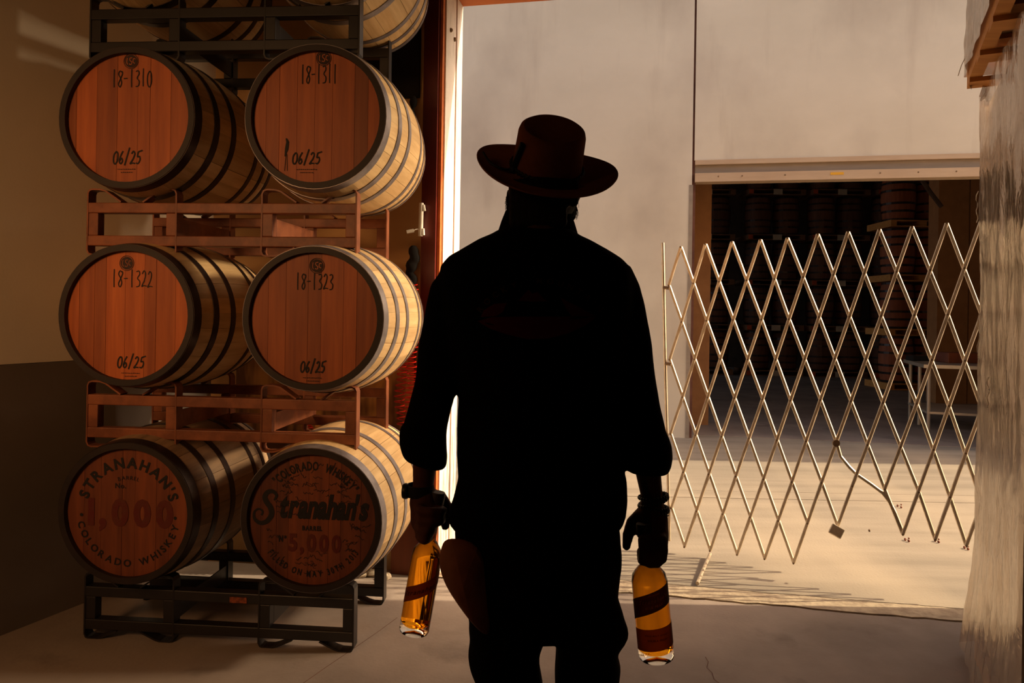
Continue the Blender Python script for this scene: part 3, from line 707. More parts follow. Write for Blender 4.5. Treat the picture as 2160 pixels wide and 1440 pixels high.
_pm = {}
def far_pallet(x, y, z, wd, mt, label, group, paper=True):
    key = (round(wd, 2), mt)
    if key not in _pm:
        _pm[key] = []
        for nm, bxs in (('deck', [(-wd / 2, -.5, .11, wd / 2, .5, .135)]), ('deck', [(-wd / 2, -.5, 0, wd / 2, .5, .02)]),
                        ('block', [(-wd / 2, -.5, .02, -wd / 2 + .12, .5, .11)]), ('block', [(-.07, -.5, .02, .07, .5, .11)]), ('block', [(wd / 2 - .12, -.5, .02, wd / 2, .5, .11)])):
            mb = MB()
            for q in bxs: mb.box(q[:3], q[3:])
            me = bpy.data.meshes.new(nm); me.from_pydata([tuple(v) for v in mb.v], [], mb.f); me.materials.append(M[mt]); _pm[key].append((nm, me))
        for nm, mt2, q in (('paper_label', 'paper', (-.10, -.506, .0, .12, -.501, .135)), ('orange_label', 'orangepaper', (-wd / 2, -.506, .02, -wd / 2 + .11, -.501, .12))):
            mb = MB().box(q[:3], q[3:]); me = bpy.data.meshes.new(nm); me.from_pydata([tuple(v) for v in mb.v], [], mb.f); me.materials.append(M[mt2]); _pm[key].append((nm, me))
    o = thing('barrel_pallet', label, 'pallet', (x, y, z), 0, group)
    for nm, me in _pm[key]:
        if not paper and 'label' in nm: continue
        q = bpy.data.objects.new(nm, me); C.objects.link(q); q.parent = o
    return o
YB = 18.4; cols = [1477, 1617, 1744, 1871]
for ci, px in enumerate(cols):
    X = P(px, 700, YB).x; YY = YB - .12 * ci
    for lv in range(5):
        z = lv * 1.115 + .005 + (-.55 if False else 0)
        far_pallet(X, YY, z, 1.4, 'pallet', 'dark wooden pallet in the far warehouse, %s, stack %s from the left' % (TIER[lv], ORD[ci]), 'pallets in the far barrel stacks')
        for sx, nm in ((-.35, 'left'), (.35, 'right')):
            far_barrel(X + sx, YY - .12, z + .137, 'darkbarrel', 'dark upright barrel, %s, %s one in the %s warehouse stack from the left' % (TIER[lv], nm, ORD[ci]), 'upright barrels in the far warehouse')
YR = 15.2; X = P(1916, 700, YR).x
for lv in range(4):
    z = lv * 1.11 + .005
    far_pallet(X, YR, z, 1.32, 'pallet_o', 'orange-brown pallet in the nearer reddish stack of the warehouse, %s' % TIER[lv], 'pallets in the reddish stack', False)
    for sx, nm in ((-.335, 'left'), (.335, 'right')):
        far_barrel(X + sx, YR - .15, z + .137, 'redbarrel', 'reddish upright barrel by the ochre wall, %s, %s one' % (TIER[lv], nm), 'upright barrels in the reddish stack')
# steel table
fl_ = GP(1955, 908); dT = (GP(1915, 884) - fl_); dT = Vector((dT.x, dT.y, 0)).normalized(); sT = Vector((dT.y, -dT.x, 0))
tb = thing('work_table', 'pale steel work table with lower shelf in the far warehouse', 'table', fl_)
def tq(a, b): v = sT * a + dT * b; return (v.x, v.y)
TH = P(1945, 768, fl_.y).z
MB().prism([tq(-.06, -.06), tq(1.8, -.06), tq(1.8, 1.15), tq(-.06, 1.15)], TH - .045, TH).build('table_top', 'steel_table', tb)
MB().prism([tq(0, 0), tq(1.75, 0), tq(1.75, 1.1), tq(0, 1.1)], .22, .25).build('shelf', 'steel_table', tb)
for a, b in ((0, 0), (1.7, 0), (0, 1.05), (1.7, 1.05), (0, .5)):
    v = tq(a + .02, b + .02); MB().tube([(v[0], v[1], 0), (v[0], v[1], TH - .04)], .022, 8).build('leg', 'steel_table', tb, True)
v = fl_ + sT * .55 + dT * .7
tag(bevel(MB().box((v.x - .25, v.y - .15, TH + .001), (v.x + .25, v.y + .15, TH + .14)).build('tool_box', 'brown_panel'), .01), 'brown box lying on top of the steel work table', 'box')
v = fl_ + sT * .1 + dT * .9
tag(bevel(MB().box((v.x - .15, v.y - .1, TH + .001), (v.x + .15, v.y + .1, TH + .07)).build('dark_tray', 'darkcloth'), .01), 'dark tray at the back left corner of the work table', 'tray')

# ================================================================== SCISSOR GATE
Tx = [1436, 1488, 1544, 1604, 1661, 1725, 1789, 1855, 1924, 1997, 2070, 2144, 2220]
Ty = [521, 515, 510, 506, 502, 494, 489, 484, 478, 471, 465, 458, 451]
Bx = [1444, 1498, 1555, 1613, 1674, 1736, 1801, 1870, 1943, 2006, 2072, 2140, 2210]
By = [1153, 1161, 1169, 1178, 1187, 1192, 1203, 1214, 1224, 1240, 1256, 1272, 1288]
def lin(A, i):
    if i <= 0: return A[0] + (A[1] - A[0]) * i
    if i >= len(A) - 1: return A[-1] + (A[-1] - A[-2]) * (i - len(A) + 1)
    k = int(i); return A[k] + (A[k + 1] - A[k]) * (i - k)
G0 = Vector((1.05, 4.41, 0)); GD = Vector((.89, -.454, 0)).normalized(); GN = Vector((-GD.y, GD.x, 0))   # GN points away from camera
def gpt(px, py, off=0):
    q = P(px, py, 1) - P(px, py, 0); o = Vector((0, 0, H)); t = (G0 - o).dot(GN) / q.dot(GN); return o + q * t + GN * off
def node(i, j, off=0): 
    u = j / 8.0; return gpt(lin(Tx, i) * (1 - u) + lin(Bx, i) * u, lin(Ty, i) * (1 - u) + lin(By, i) * u, off)
gate = thing('scissor_gate', 'folding steel lattice gate pulled across the loading doorway', 'gate', (G0.x, G0.y, 0))
gb = Vector(gate.location)
chan = [(-.0095, .003), (-.0062, -.0035), (.0062, -.0035), (.0095, .003)]
def gbar(pts, nm='lattice_bar'):
    return MB().sweep([p - gb for p in pts], chan, up=GN).build(nm, 'gate', gate)
for k in range(0, 15):
    end = 8 if k <= 8 else (7 if k == 9 else (6 if k == 10 else 7))
    end = min(end, int(2 * (k + .5)));  st = 0 if k <= 10 else 2 * k - 21
    js = list(range(st, end + 1)); 
    if len(js) < 2: continue
    gbar([node(k - j / 2, j, -.005) for j in ([js[0]] + js[2:-1:2] + [js[-1]])])
for k in range(-4, 11):
    st = 0 if k >= 0 else int(2 * (-.5 - k)); end = 8 if k <= 0 else 7
    if k == 3:
        pts = [node(3 + j / 2, j, .005) for j in (0, 2, 4, 5)] + [gpt(x, y, .005) for x, y in ((1773, 963), (1791, 985), (1806, 1000), (1838, 1022), (1862, 1040), (1876, 1058), (1888, 1082), (1905, 1124))]
        gbar(pts); continue
    end = min(end, 21 - 2 * k)
    js = list(range(st, end + 1))
    if len(js) < 2: continue
    gbar([node(k + j / 2, j, .005) for j in ([js[0]] + js[2:-1:2] + [js[-1]])])
for i2 in range(-1, 22):
    for j in range(0, 9):
        i = i2 / 2
        if abs((i + j / 2) - round(i + j / 2)) > 1e-6: continue
        if i > 4 and j == 8: continue
        p = node(i, j, -.012) - gb; MB().tube([p, p + GN * .022], .0055, 6).build('rivet', 'gate_d', gate)
MB().tube([gpt(1398, 512) - gb, gpt(1403, 758) - gb, gpt(1408, 960) - gb, gpt(1412, 1140) - gb], .010, 8).build('end_post', 'gate', gate, True)
for (x, y) in ((1404, 606), (1408, 766)):
    MB().tube([gpt(x - 4, y, -.01) - gb, gpt(x + 9, y + 2, -.01) - gb], .011, 6).build('hinge_bracket', 'gate_d', gate)
dp = node(1, 8)
a = dp - gb; b = GP(1471, 1230, .012) - gb
MB().tube([a + Vector((0, 0, -.02)), b], .010, 10).build('drop_rod', 'gate', gate, True)
MB().lathe([(.001, -.006), (.02, -.006), (.02, .006), (.001, .006)], 12, 'y', org=node(5.5, 5, -.03) - gb).build('bolt_head', 'gate_d', gate)
lk = bevel(MB().box((-.034, -.016, -.028), (.034, .016, .028)).build('padlock', 'gate'), .004)
lk.location = gpt(1765, 1117, -.03); lk.rotation_euler = (-.35, .45, -.4)
tag(lk, 'square tan metal padlock hanging from a bottom corner of the lattice gate', 'padlock')
for i, (x, y) in enumerate(((1909, 1135), (1972, 1137), (2034, 1152), (1893, 1064))):
    mb = MB()
    for q in range(4): mb.ball(GP(x + 5 * math.cos(q * 2.1) + 3, y + 3 * q * (.6), .008), .006 + .002 * (q % 2), 5)
    lbl = ['near the broken corner of', 'beneath the middle of', 'by the wrapped pallet end of', 'beside the bent bar of'][i]
    tag(mb.build('dry_leaf_litter', 'brown_panel', None, True), 'small crumbs of dry litter on the yard %s the gate' % lbl, 'litter', 'litter crumbs in the sunlit yard')

# ================================================================== WRAPPED PALLETS on the right
def wrapped(corner_px, Yc, z0, z1, label, seed, ltop=None, flare=0.0):
    uD = Vector((.45, .89, 0)).normalized(); vD = Vector((uD.y, -uD.x, 0))
    cc = P(corner_px[0], corner_px[1], Yc); cc.z = 0
    o = thing('wrapped_pallet_load', label, 'pallet load', (cc.x, cc.y, z0), 0, 'film wrapped pallet loads')
    pm = 'pallet_o'; Ld, Wd = 1.1, 1.0
    def q(a, b, z): v = uD * (-a) + vD * b; return Vector((v.x, v.y, z))
    def bx(nm, a0, a1, b0, b1, za, zb, mt):
        P4 = [q(a0, b0, 0), q(a1, b0, 0), q(a1, b1, 0), q(a0, b1, 0)]
        return MB().prism([(p.x, p.y) for p in P4], za, zb).build(nm, mt, o)
    for k in range(3): bx('stringer', 0, Ld, k * (Wd - .045) / 2, k * (Wd - .045) / 2 + .045, .018, .108, pm)
    for k in range(7): bx('deck_board', k * (Ld - .09) / 6, k * (Ld - .09) / 6 + .09, 0, Wd, .108, .125, pm)
    for k in range(4): bx('bottom_board', k * (Ld - .1) / 3, k * (Ld - .1) / 3 + .1, 0, Wd, 0, .018, pm)
    hh = z1 - z0
    bx('carton_stack', .02, Ld - .02, .02, Wd - .02, .127, z1 - z0 - .02, 'carton')
    # film skin: a loop around the load, displaced by wrinkles
    nz, per = 90, []
    loop = []
    n1 = 60
    for i in range(n1): loop.append((i / n1 * Ld, 0, (0, -1)))
    for i in range(24): loop.append((Ld, i / 24 * Wd, (1, 0)))
    for i in range(24): loop.append((Ld * (1 - i / 24), Wd, (0, 1)))
    for i in range(40): loop.append((0, Wd * (1 - i / 40), (-1, 0)))
    V = []; zb = .05
    for j in range(nz + 1):
        z = zb + (hh - zb) * j / nz
        for i, (a, b, nn) in enumerate(loop):
            s = Vector((a * 3 + seed, b * 3, z * 1.0)); 
            d = .012 + .012 * noise.noise(Vector((a * 9 + b * 9, z * 2.2, seed))) + .004 * noise.noise(Vector((a * 22 + z * 7, z * 5, b * 20 + seed)))
            d += .005 * abs(noise.noise(Vector((a * 12 - z * 14, z * 3, seed + 4))))
            sag = .03 * math.sin(min(1, j / nz) * math.pi)
            d -= sag * .3
            if flare: d += flare * max(0, 1 - z / .5) ** 1.5 * (1 + .12 * math.sin(a * 40 + z * 8))
            V.append(q(a + nn[0] * d, b + nn[1] * d, z))
    nl = len(loop); Fc = [(j * nl + i, j * nl + (i + 1) % nl, (j + 1) * nl + (i + 1) % nl, (j + 1) * nl + i) for j in range(nz) for i in range(nl)]
    MB().add(V, Fc).build('stretch_film', 'film', o, True)
    # folds and gathered strands
    rr = random.Random(seed)
    for k in range(3):
        a = rr.uniform(.05, .6); z = rr.uniform(.15, hh - .2); pts = []; b = -.020 - rr.uniform(0, .008)
        ln = rr.uniform(.08, .3); ph = rr.uniform(0, 6)
        for t in range(9):
            pts.append(q(a + .012 * math.sin(ph + t * .9), b + .004 * math.sin(t * 1.7), z + ln * t / 8))
        MB().tube(pts, rr.uniform(.0012, .0028), 5).build('film_fold', 'strand', o, True)
    return o
wl1 = wrapped((2066, 700), 3.12, 0.0, 2.40, 'tall load wrapped in clear stretch film standing at the right edge', 3, flare=.045)
wl2 = wrapped((2040, 150), 3.02, 2.415, 3.75, 'upper wooden pallet load in torn clear film stacked on the lower one', 9)
# torn film tails
def tail(pts, wds, mt='film', nm='torn_film', par=wl2):
    bs = Vector(par.location); V = []
    for (x, y), wd in zip(pts, wds):
        for k in range(5):
            s = (k / 4 - .5) * wd; V.append(P(x + s, y + 2 * math.sin(k * 2.4 + y), 2.98 + .015 * math.sin(k * 3 + y * .1)) - bs)
    Fc = [(i * 5 + k, i * 5 + k + 1, i * 5 + k + 6, i * 5 + k + 5) for i in range(len(pts) - 1) for k in range(4)]
    return MB().add(V, Fc).build(nm, mt, par, True)
tail([(2066, 0), (2062, 50), (2058, 100), (2052, 150), (2046, 165)], [44, 40, 34, 20, 6])
tail([(2055, 120), (2050, 150), (2047, 178), (2049, 188)], [14, 9, 5, 2])
tail([(2088, 160), (2080, 185), (2072, 205), (2068, 214)], [16, 18, 14, 4], par=wl1)
MB().tube([P(2036, 122, 2.97) - Vector(wl2.location), P(2028, 138, 2.97) - Vector(wl2.location), P(2021, 160, 2.97) - Vector(wl2.location)], .0016, 5).build('film_string', 'strand', wl2, True)

# ================================================================== MAN
YM = 1.75
def mp(x, y, dy=0.0): return P(x, y, YM + dy) if dy == 0 else P(x, y, YM) + Vector((0, dy, 0))
PXM = YM / F_
def loft(mb, secs, k=28, pw=2.4):
    """secs: (centre Vector, rx, ry[, normal])"""
    V = []
    for s in secs:
        c_, rx, ry = s[0], s[1], s[2]
        for i in range(k):
            a = 2 * math.pi * i / k; ca, sa = math.cos(a), math.sin(a)
            x = rx * math.copysign(abs(ca) ** (2 / pw), ca); y = ry * math.copysign(abs(sa) ** (2 / pw), sa)
            if len(s) > 3:
                ax = s[3]; V.append(c_ + Vector((x, y, 0)) + Vector((0, 0, x * ax)))
            else: V.append(c_ + Vector((x, y, 0)))
    n = len(secs); Fc = [(j * k + i, j * k + (i + 1) % k, (j + 1) * k + (i + 1) % k, (j + 1) * k + i) for j in range(n - 1) for i in range(k)]
    Fc += [tuple(range(k))[::-1], tuple(range((n - 1) * k, n * k))]
    return mb.add(V, Fc)
def limb(mb, pts, rs, k=12):
    """tapered chain of spheres and cones"""
    for p, r in zip(pts, rs): mb.ball(p, r, 7)
    for i in range(len(pts) - 1):
        a, b = Vector(pts[i]), Vector(pts[i + 1]); t = (b - a)
        if t.length < 1e-5: continue
        t.normalize(); u = t.cross(Vector((.3, .9, .2))).normalized(); v = t.cross(u); V = []
        for p, r in ((a, rs[i]), (b, rs[i + 1])):
            for q in range(k): an = 2 * math.pi * q / k; V.append(p + (u * math.cos(an) + v * math.sin(an)) * r)
        mb.add(V, [(q, (q + 1) % k, k + (q + 1) % k, k + q) for q in range(k)] + [tuple(range(k))[::-1], tuple(range(k, 2 * k))])
def remesh(mb, name, mt, parent, vox, sm=6, disp=None):
    me = bpy.data.meshes.new(name); me.from_pydata([tuple(v) for v in mb.v], [], mb.f)
    bm = bmesh.new(); bm.from_mesh(me); bmesh.ops.recalc_face_normals(bm, faces=bm.faces); bm.to_mesh(me); bm.free()
    ob = bpy.data.objects.new('tmp', me); C.objects.link(ob)
    r = ob.modifiers.new('r', 'REMESH'); r.mode = 'VOXEL'; r.voxel_size = vox
    s = ob.modifiers.new('s', 'SMOOTH'); s.iterations = sm; s.factor = .5
    bpy.context.view_layer.update()
    out = bpy.data.meshes.new_from_object(ob.evaluated_get(bpy.context.evaluated_depsgraph_get()))
    bpy.data.objects.remove(ob)
    if disp:
        for v in out.vertices: v.co = disp(v.co)
    out.name = name; out.materials.clear(); out.materials.append(M[mt])
    out.polygons.foreach_set('use_smooth', [True] * len(out.polygons))
    o = bpy.data.objects.new(name, out); C.objects.link(o)
    if parent is not None: o.parent = parent
    return o
gl = MB()
for (x, y, r) in ((872, 530, .03), (868, 560, .034), (870, 590, .03), (875, 545, .03), (862, 575, .02)):
    gl.ball(on_wall(x, y, .05), r, 8, (1, .6, 1.2))
tag(remesh(gl, 'work_glove', 'darkcloth', None, .006, 8), 'dark work glove hanging on the wall left of the door post', 'glove')
gl = MB()
for (x, y, r) in ((872, 215, .03), (868, 245, .034), (872, 280, .03), (877, 310, .025)):
    gl.ball(on_wall(x, y, .05), r, 8, (.8, .5, 1.3))
tag(remesh(gl, 'hanging_bag', 'darkcloth', None, .006, 8), 'dark bag hanging high on the wall behind the third tier barrel', 'bag')
man = thing('person', 'man seen from behind in a wide brown hat and dark shirt, carrying two bottles', 'person', (mp(1140, 700).x, YM, 0))
mo = Vector(man.location)
def L_(v): return v - mo
# --- body: head, neck, torso core, arms, hands, legs as one surface
bd = MB()
hcn = L_(mp(1150, 385))
bd.ball(hcn + Vector((0, .012, -.022)), .077, 14, (1, 1.12, 1.12))
bd.ball(hcn + Vector((0, .055, -.055)), .052, 10, (1.05, 1.1, 1.15))     # jaw
bd.ball(hcn + Vector((0, .112, -.012)), .016, 6, (.8, 1, 1.4))           # nose
for sx in (-1, 1):
    bd.ball(hcn + Vector((sx * .080, .012, -.015)), .026, 8, (.35, .75, 1.2))
    bd.ball(hcn + Vector((sx * .032, .090, .018)), .014, 6)
bd.ball(hcn + Vector((0, .098, -.052)), .020, 6, (1.3, .5, .5))
limb(bd, [L_(mp(1143, 430, -.01)), L_(mp(1138, 500, -.01))], [.060, .072])
loft(bd, [(L_(mp(1135, y)), rx, ry) for y, rx, ry in ((1150, .15, .105), (1050, .16, .11), (900, .15, .10), (760, .17, .11), (620, .18, .11), (540, .15, .09), (500, .07, .06))])
# left arm (image left) and hand
def hand_L():
    sh, el = L_(mp(965, 600)), L_(mp(902, 880, .015)); wr = L_(mp(886, 1040, .06)); kn = L_(mp(893, 1092, .05))
    limb(bd, [sh, sh.lerp(el, .5), el, el.lerp(wr, .3), wr], [.040, .034, .034, .036, .026])
    limb(bd, [wr, L_(mp(888, 1070, .05)), L_(mp(896, 1105, .045))], [.028, .036, .036])
    limb(bd, [L_(mp(880, 1075, .05)), L_(mp(882, 1112, .05))], [.024, .026])
    nk = (903, 1100)
    # four fingers wrapping the neck to the right
    limb(bd, [L_(mp(873, 1072, .04)), L_(mp(876, 1105, .035)), L_(mp(882, 1136, .03))], [.012, .013, .011])
    for y0, r, xe in ((1074, .0125, 934), (1094, .0122, 932), (1115, .0115, 914), (1133, .0102, 906)):
        pts = [L_(mp(882, y0 + 2, .015)), L_(mp(892, y0 - 1, -.022)), L_(mp((892 + xe) / 2, y0 - 2, -.034)), L_(mp(xe - 4, y0, -.022)), L_(mp(xe, y0 + 3, .004)), L_(mp(xe - 8, y0 + 6, .026))]
        limb(bd, pts, [r * 1.05, r, r, r * .97, r * .92, r * .8], 10)
    limb(bd, [L_(mp(905, 1060, .07)), L_(mp(922, 1068, .09)), L_(mp(938, 1090, .085)), L_(mp(933, 1128, .075))], [.018, .016, .0145, .012], 10)
def hand_R():
    sh, el = L_(mp(1300, 600)), L_(mp(1352, 880, .015)); wr = L_(mp(1384, 1062, .05)); 
    limb(bd, [sh, sh.lerp(el, .5), el, el.lerp(wr, .35), wr], [.040, .034, .034, .037, .027])
    limb(bd, [wr, L_(mp(1382, 1095, .04)), L_(mp(1384, 1135, .03)), L_(mp(1382, 1165, .03))], [.028, .036, .038, .032])
    limb(bd, [L_(mp(1398, 1100, .03)), L_(mp(1397, 1150, .03))], [.020, .022])
    for i, (x, yb) in enumerate(((1353, -5), (1368, 0), (1383, 0), (1395, -9))):
        r = (.0120, .0125, .012, .0108)[i]
        pts = [L_(mp(x + 2, 1135, -.012)), L_(mp(x, 1160 + yb, -.030)), L_(mp(x, 1182 + yb, -.020)), L_(mp(x + 1, 1188 + yb, .008)), L_(mp(x + 2, 1176 + yb, .028))]
        limb(bd, pts, [r * 1.15, r * 1.05, r, r * .95, r * .85], 10)
    limb(bd, [L_(mp(1362, 1100, .05)), L_(mp(1342, 1116, .05)), L_(mp(1331, 1140, .045)), L_(mp(1327, 1163, .04))], [.022, .018, .0145, .0115], 10)
hand_L(); hand_R()
for sx, x0 in ((-1, 1063), (1, 1238)):
    limb(bd, [L_(mp(x0, 1180)), Vector((L_(mp(x0, 1300)).x, 0, .52)), Vector((L_(mp(x0, 1400)).x, -.01, .10))], [.085, .055, .04])
body = remesh(bd, 'body', 'skin', man, .0055, 4)
# --- shirt
sh = MB()
T = [(486, 1052, 1212, .075), (496, 1036, 1222, .085), (508, 1008, 1248, .095), (524, 980, 1278, .105), (544, 948, 1312, .115), (566, 930, 1332, .12), (600, 926, 1336, .125), (660, 930, 1338, .13),
     (730, 940, 1332, .13), (800, 966, 1318, .125), (850, 967, 1308, .12), (900, 964, 1306, .12), (960, 963, 1309, .12), (1009, 967, 1320, .125), (1050, 957, 1322, .13), (1080, 946, 1319, .13), (1100, 947, 1311, .128), (1118, 962, 1292, .12)]
loft(sh, [(L_(mp((a + b) / 2, y)), (b - a) / 2 * PXM, d) for y, a, b, d in T], 40, 2.5)
def sleeve(rows, dy=0.0):
    loft(sh, [(L_(mp(cx_, y, dy + yy)), hw * PXM, hw * PXM * 1.05, sl) for (y, cx_, hw, yy, sl) in rows], 24, 2.1)
sleeve([(560, 968, 30, 0, 0), (600, 950, 40, 0, 0), (640, 944, 43, 0, 0), (720, 931, 46, 0, 0), (800, 922, 47, .01, 0), (860, 906, 46, .02, 0), (900, 895, 47, .02, 0), (922, 891, 48, .02, 0)])
sleeve([(912, 891, 49, .02, -.2), (928, 890, 50, .02, -.2), (955, 891, 51, .025, -.22), (975, 893, 48, .03, -.25), (984, 892, 42, .03, -.28)])
sleeve([(560, 1302, 28, 0, 0), (600, 1312, 38, 0, 0), (640, 1317, 43, 0, 0), (720, 1328, 44, 0, 0), (800, 1338, 45, .01, 0), (860, 1348, 46, .02, 0), (900, 1356, 48, .02, 0), (930, 1362, 50, .02, 0)])
sleeve([(922, 1362, 50, .02, .06), (945, 1366, 54, .02, .06), (970, 1369, 54, .025, .04), (990, 1370, 50, .03, .0), (1002, 1370, 44, .03, -.05)])
def wr_shirt(co):
    w_ = .003 * noise.noise(Vector((co.x * 9, co.y * 6, co.z * 5))) + .002 * noise.noise(Vector((co.x * 22, 3, co.z * 12 + co.x * 10)))
    d = Vector((co.x, co.y, 0)); d = d.normalized() if d.length > 1e-4 else Vector((0, 0, 0)); return co + d * w_
shirt = remesh(sh, 'shirt', 'shirt', man, .0065, 5, wr_shirt); shirt['label'] = 'black work shirt with rolled sleeves'
# collar
cl = MB(); V = []; n = 30
for j, (dz, gr) in enumerate(((-.012, 1.0), (.02, .90), (.046, .80), (.046, .74), (.02, .82), (-.012, .9))):
    for i in range(n):
        a = math.pi * (-.12) - math.pi * .76 * i / (n - 1)
        c0 = L_(mp(1134, 486)); V.append(Vector((c0.x + .105 * gr * math.cos(a), .02 + .095 * gr * math.sin(a), c0.z + dz - .012 * math.cos(a) * 0)))
Fc = [(j * n + i, j * n + i + 1, ((j + 1) % 6) * n + i + 1, ((j + 1) % 6) * n + i) for j in range(6) for i in range(n - 1)]
cl.add(V, Fc).build('collar', 'shirt', man, True)
# trousers
tr = MB()
loft(tr, [(L_(mp((a + b) / 2, y)), (b - a) / 2 * PXM, d) for y, a, b, d in ((1085, 962, 1300, .10), (1110, 958, 1308, .115), (1150, 960, 1310, .12), (1187, 966, 1308, .12), (1230, 972, 1300, .12), (1270, 980, 1298, .115), (1305, 988, 1304, .105), (1332, 1010, 1296, .08))], 40, 2.6)
loft(tr, [(L_(mp((a + b) / 2, y)), (b - a) / 2 * PXM, d) for y, a, b, d in ((1250, 978, 1150, .10), (1310, 988, 1151, .10), (1342, 988, 1150, .10), (1372, 986, 1139, .098), (1400, 989, 1140, .095), (1440, 1006, 1145, .09), (1560, 1010, 1140, .085), (1700, 1018, 1135, .08), (1860, 1022, 1135, .08))], 28, 2.2)
loft(tr, [(L_(mp((a + b) / 2, y)), (b - a) / 2 * PXM, d) for y, a, b, d in ((1250, 1156, 1300, .10), (1300, 1154, 1316, .10), (1325, 1154, 1326, .10), (1342, 1156, 1320, .098), (1356, 1175, 1306, .098), (1375, 1173, 1301, .096), (1400, 1171, 1308, .095), (1440, 1171, 1306, .09), (1560, 1175, 1300, .085), (1700, 1180, 1292, .08), (1860, 1180, 1292, .08))], 28, 2.2)
def wr_tr(co):
    w_ = .006 * noise.noise(Vector((co.x * 7, co.y * 7, co.z * 9 + co.x * 8))) + .003 * noise.noise(Vector((co.x * 20, 5, co.z * 22)))
    d = Vector((co.x, co.y, 0)); return co + (d.normalized() if d.length > 1e-3 else Vector()) * w_
trs = remesh(tr, 'trousers', 'trouser', man, .009, 3, wr_tr); trs['label'] = 'baggy dark trousers'
for x0 in (1078, 1236):
    s = MB(); p = L_(mp(x0, 1400)); s.ball((p.x, .03, .05), .05, 10, (1, 2.6, 1)); s.ball((p.x, -.05, .06), .048, 10, (1, 1.1, 1.1))
    s.v = [Vector((v.x, v.y, max(0.001, v.z))) for v in s.v]; s.build('boot', 'leather', man, True)
# leather cloth from the rear pocket
lp = [(948, 1102), (1025, 1112), (1026, 1185), (1036, 1256), (1041, 1318), (1010, 1285), (968, 1228), (938, 1196), (929, 1160), (937, 1125)]
bm = bmesh.new(); ring = []
for off in (-.15, -.128):
    ring.append([bm.verts.new(L_(mp(x, y, off + .0009 * abs(x - 985) * (1 if x > 985 else 1.4)))) for x, y in lp])
cv = [bm.verts.new(L_(mp(985, 1190, -.158))), bm.verts.new(L_(mp(985, 1190, -.12)))]
for i in range(len(lp)):
    j = (i + 1) % len(lp); bm.faces.new((ring[0][i], ring[0][j], cv[0])); bm.faces.new((ring[1][j], ring[1][i], cv[1])); bm.faces.new((ring[0][i], ring[1][i], ring[1][j], ring[0][j]))
me = bpy.data.meshes.new('leather_cloth'); bm.to_mesh(me); bm.free()
lc = link('leather_cloth', me, 'leather', man, True); sb = lc.modifiers.new('s', 'SUBSURF'); sb.levels = 2; sb.render_levels = 2
lc['label'] = 'brown leather glove-like cloth hanging from the rear pocket'
# hair and beard
hr = MB(); rr = random.Random(2)
hr.ball(hcn + Vector((0, .004, -.028)), .080, 12, (1.0, 1.08, 1.02))
for sx, bx_, by_ in ((-1, 1074, 425), (1, 1212, 432)):
    for k in range(26):
        x = bx_ + rr.uniform(-3, 5) * 1; y = by_ + rr.uniform(-22, 16); hr.ball(L_(mp(x - sx * 3, y, .03 + rr.uniform(-.02, .02))), rr.uniform(.006, .011), 5, (1, 1, 1.5))
for x in range(1085, 1206, 12):
    for y in ((400, 415, 432, 448, 462, 474) if 1084 < x < 1188 else (400, 415, 430)): hr.ball(L_(mp(x, y, -.052 - .018 * math.cos((x - 1145) / 60 * 1.3))), .014, 6, (1, .8, 1.2))
hair = remesh(hr, 'hair', 'hair', man, .004, 1)
st = MB()
for k in range(90):
    sx = -1 if k % 2 else 1; bx_, by_ = ((1072, 425) if sx < 0 else (1214, 432))
    x = bx_ + rr.uniform(-2, 4) * -sx; y = by_ + rr.uniform(-18, 12); d = rr.uniform(-.02, .05)
    st.tube([L_(mp(x, y, d)), L_(mp(x + sx * rr.uniform(1, 5), y + rr.uniform(4, 9), d)), L_(mp(x + sx * rr.uniform(0, 6), y + rr.uniform(10, 20), d))], .0005, 3)
st.build('whiskers', 'hair', man)
# hat
hat = thing('wide_brim_hat', 'wide brimmed brown felt hat with a braided band worn by the man', 'hat', mp(1154, 366) + Vector((0, .0, 0)))
hat.rotation_euler = (math.radians(-0), 0, 0)
tilt = math.radians(31.5); rollh = math.radians(7.5)
hat.matrix_world = Matrix.Translation(mp(1153, 358)) @ Matrix.Rotation(rollh, 4, 'Y') @ Matrix.Rotation(tilt, 4, 'X')
MH = Matrix.Rotation(rollh, 4, 'Y') @ Matrix.Rotation(tilt, 4, 'X')
hat.rotation_euler = MH.to_euler(); hat.location = mp(1153, 360) + Vector((0, .02, 0))
kh = 64; V = []; rows = []
def hrow(rx, ry, z, cu=0.0, dent=0): rows.append((rx, ry, z, cu, dent))
for rx, ry, z, cu in ((.060, .074, .004, 0), (.086, .100, .000, 0), (.100, .112, -.001, .0), (.130, .140, .001, .010), (.158, .163, .004, .022), (.172, .176, .008, .030), (.1735, .1775, .0105, .031), (.172, .176, .0125, .030),
              (.158, .163, .0085, .022), (.130, .140, .0055, .010), (.100, .112, .0035, 0), (.0875, .1015, .006, 0)): hrow(rx, ry, z, cu)
HSC = .90
for rx, ry, z in ((.0862, .099, .02), (.0848, .096, .05), (.0835, .093, .08), (.0825, .091, .097), (.079, .087, .109), (.071, .078, .1155), (.060, .066, .113), (.045, .050, .102), (.025, .028, .097), (.002, .002, .096)): hrow(rx * .985, ry, z * HSC, 0)
for (rx, ry, z, cu, dn) in rows:
    for i in range(kh):
        a = 2 * math.pi * i / kh; x, y = rx * math.cos(a), ry * math.sin(a)
        zz = z + cu * .45 * abs(math.cos(a)) ** 3 + (-.010 * (cu / .03) * max(0, math.sin(a)) ** 2 if cu else 0)
        if z > .081: zz += .010 * math.sin(a) * (rx / .08) + .008 * (rx / .08)
        V.append((x, y, zz))
n = len(rows); Fc = [(j * kh + i, j * kh + (i + 1) % kh, (j + 1) * kh + (i + 1) % kh, (j + 1) * kh + i) for j in range(n - 1) for i in range(kh)]
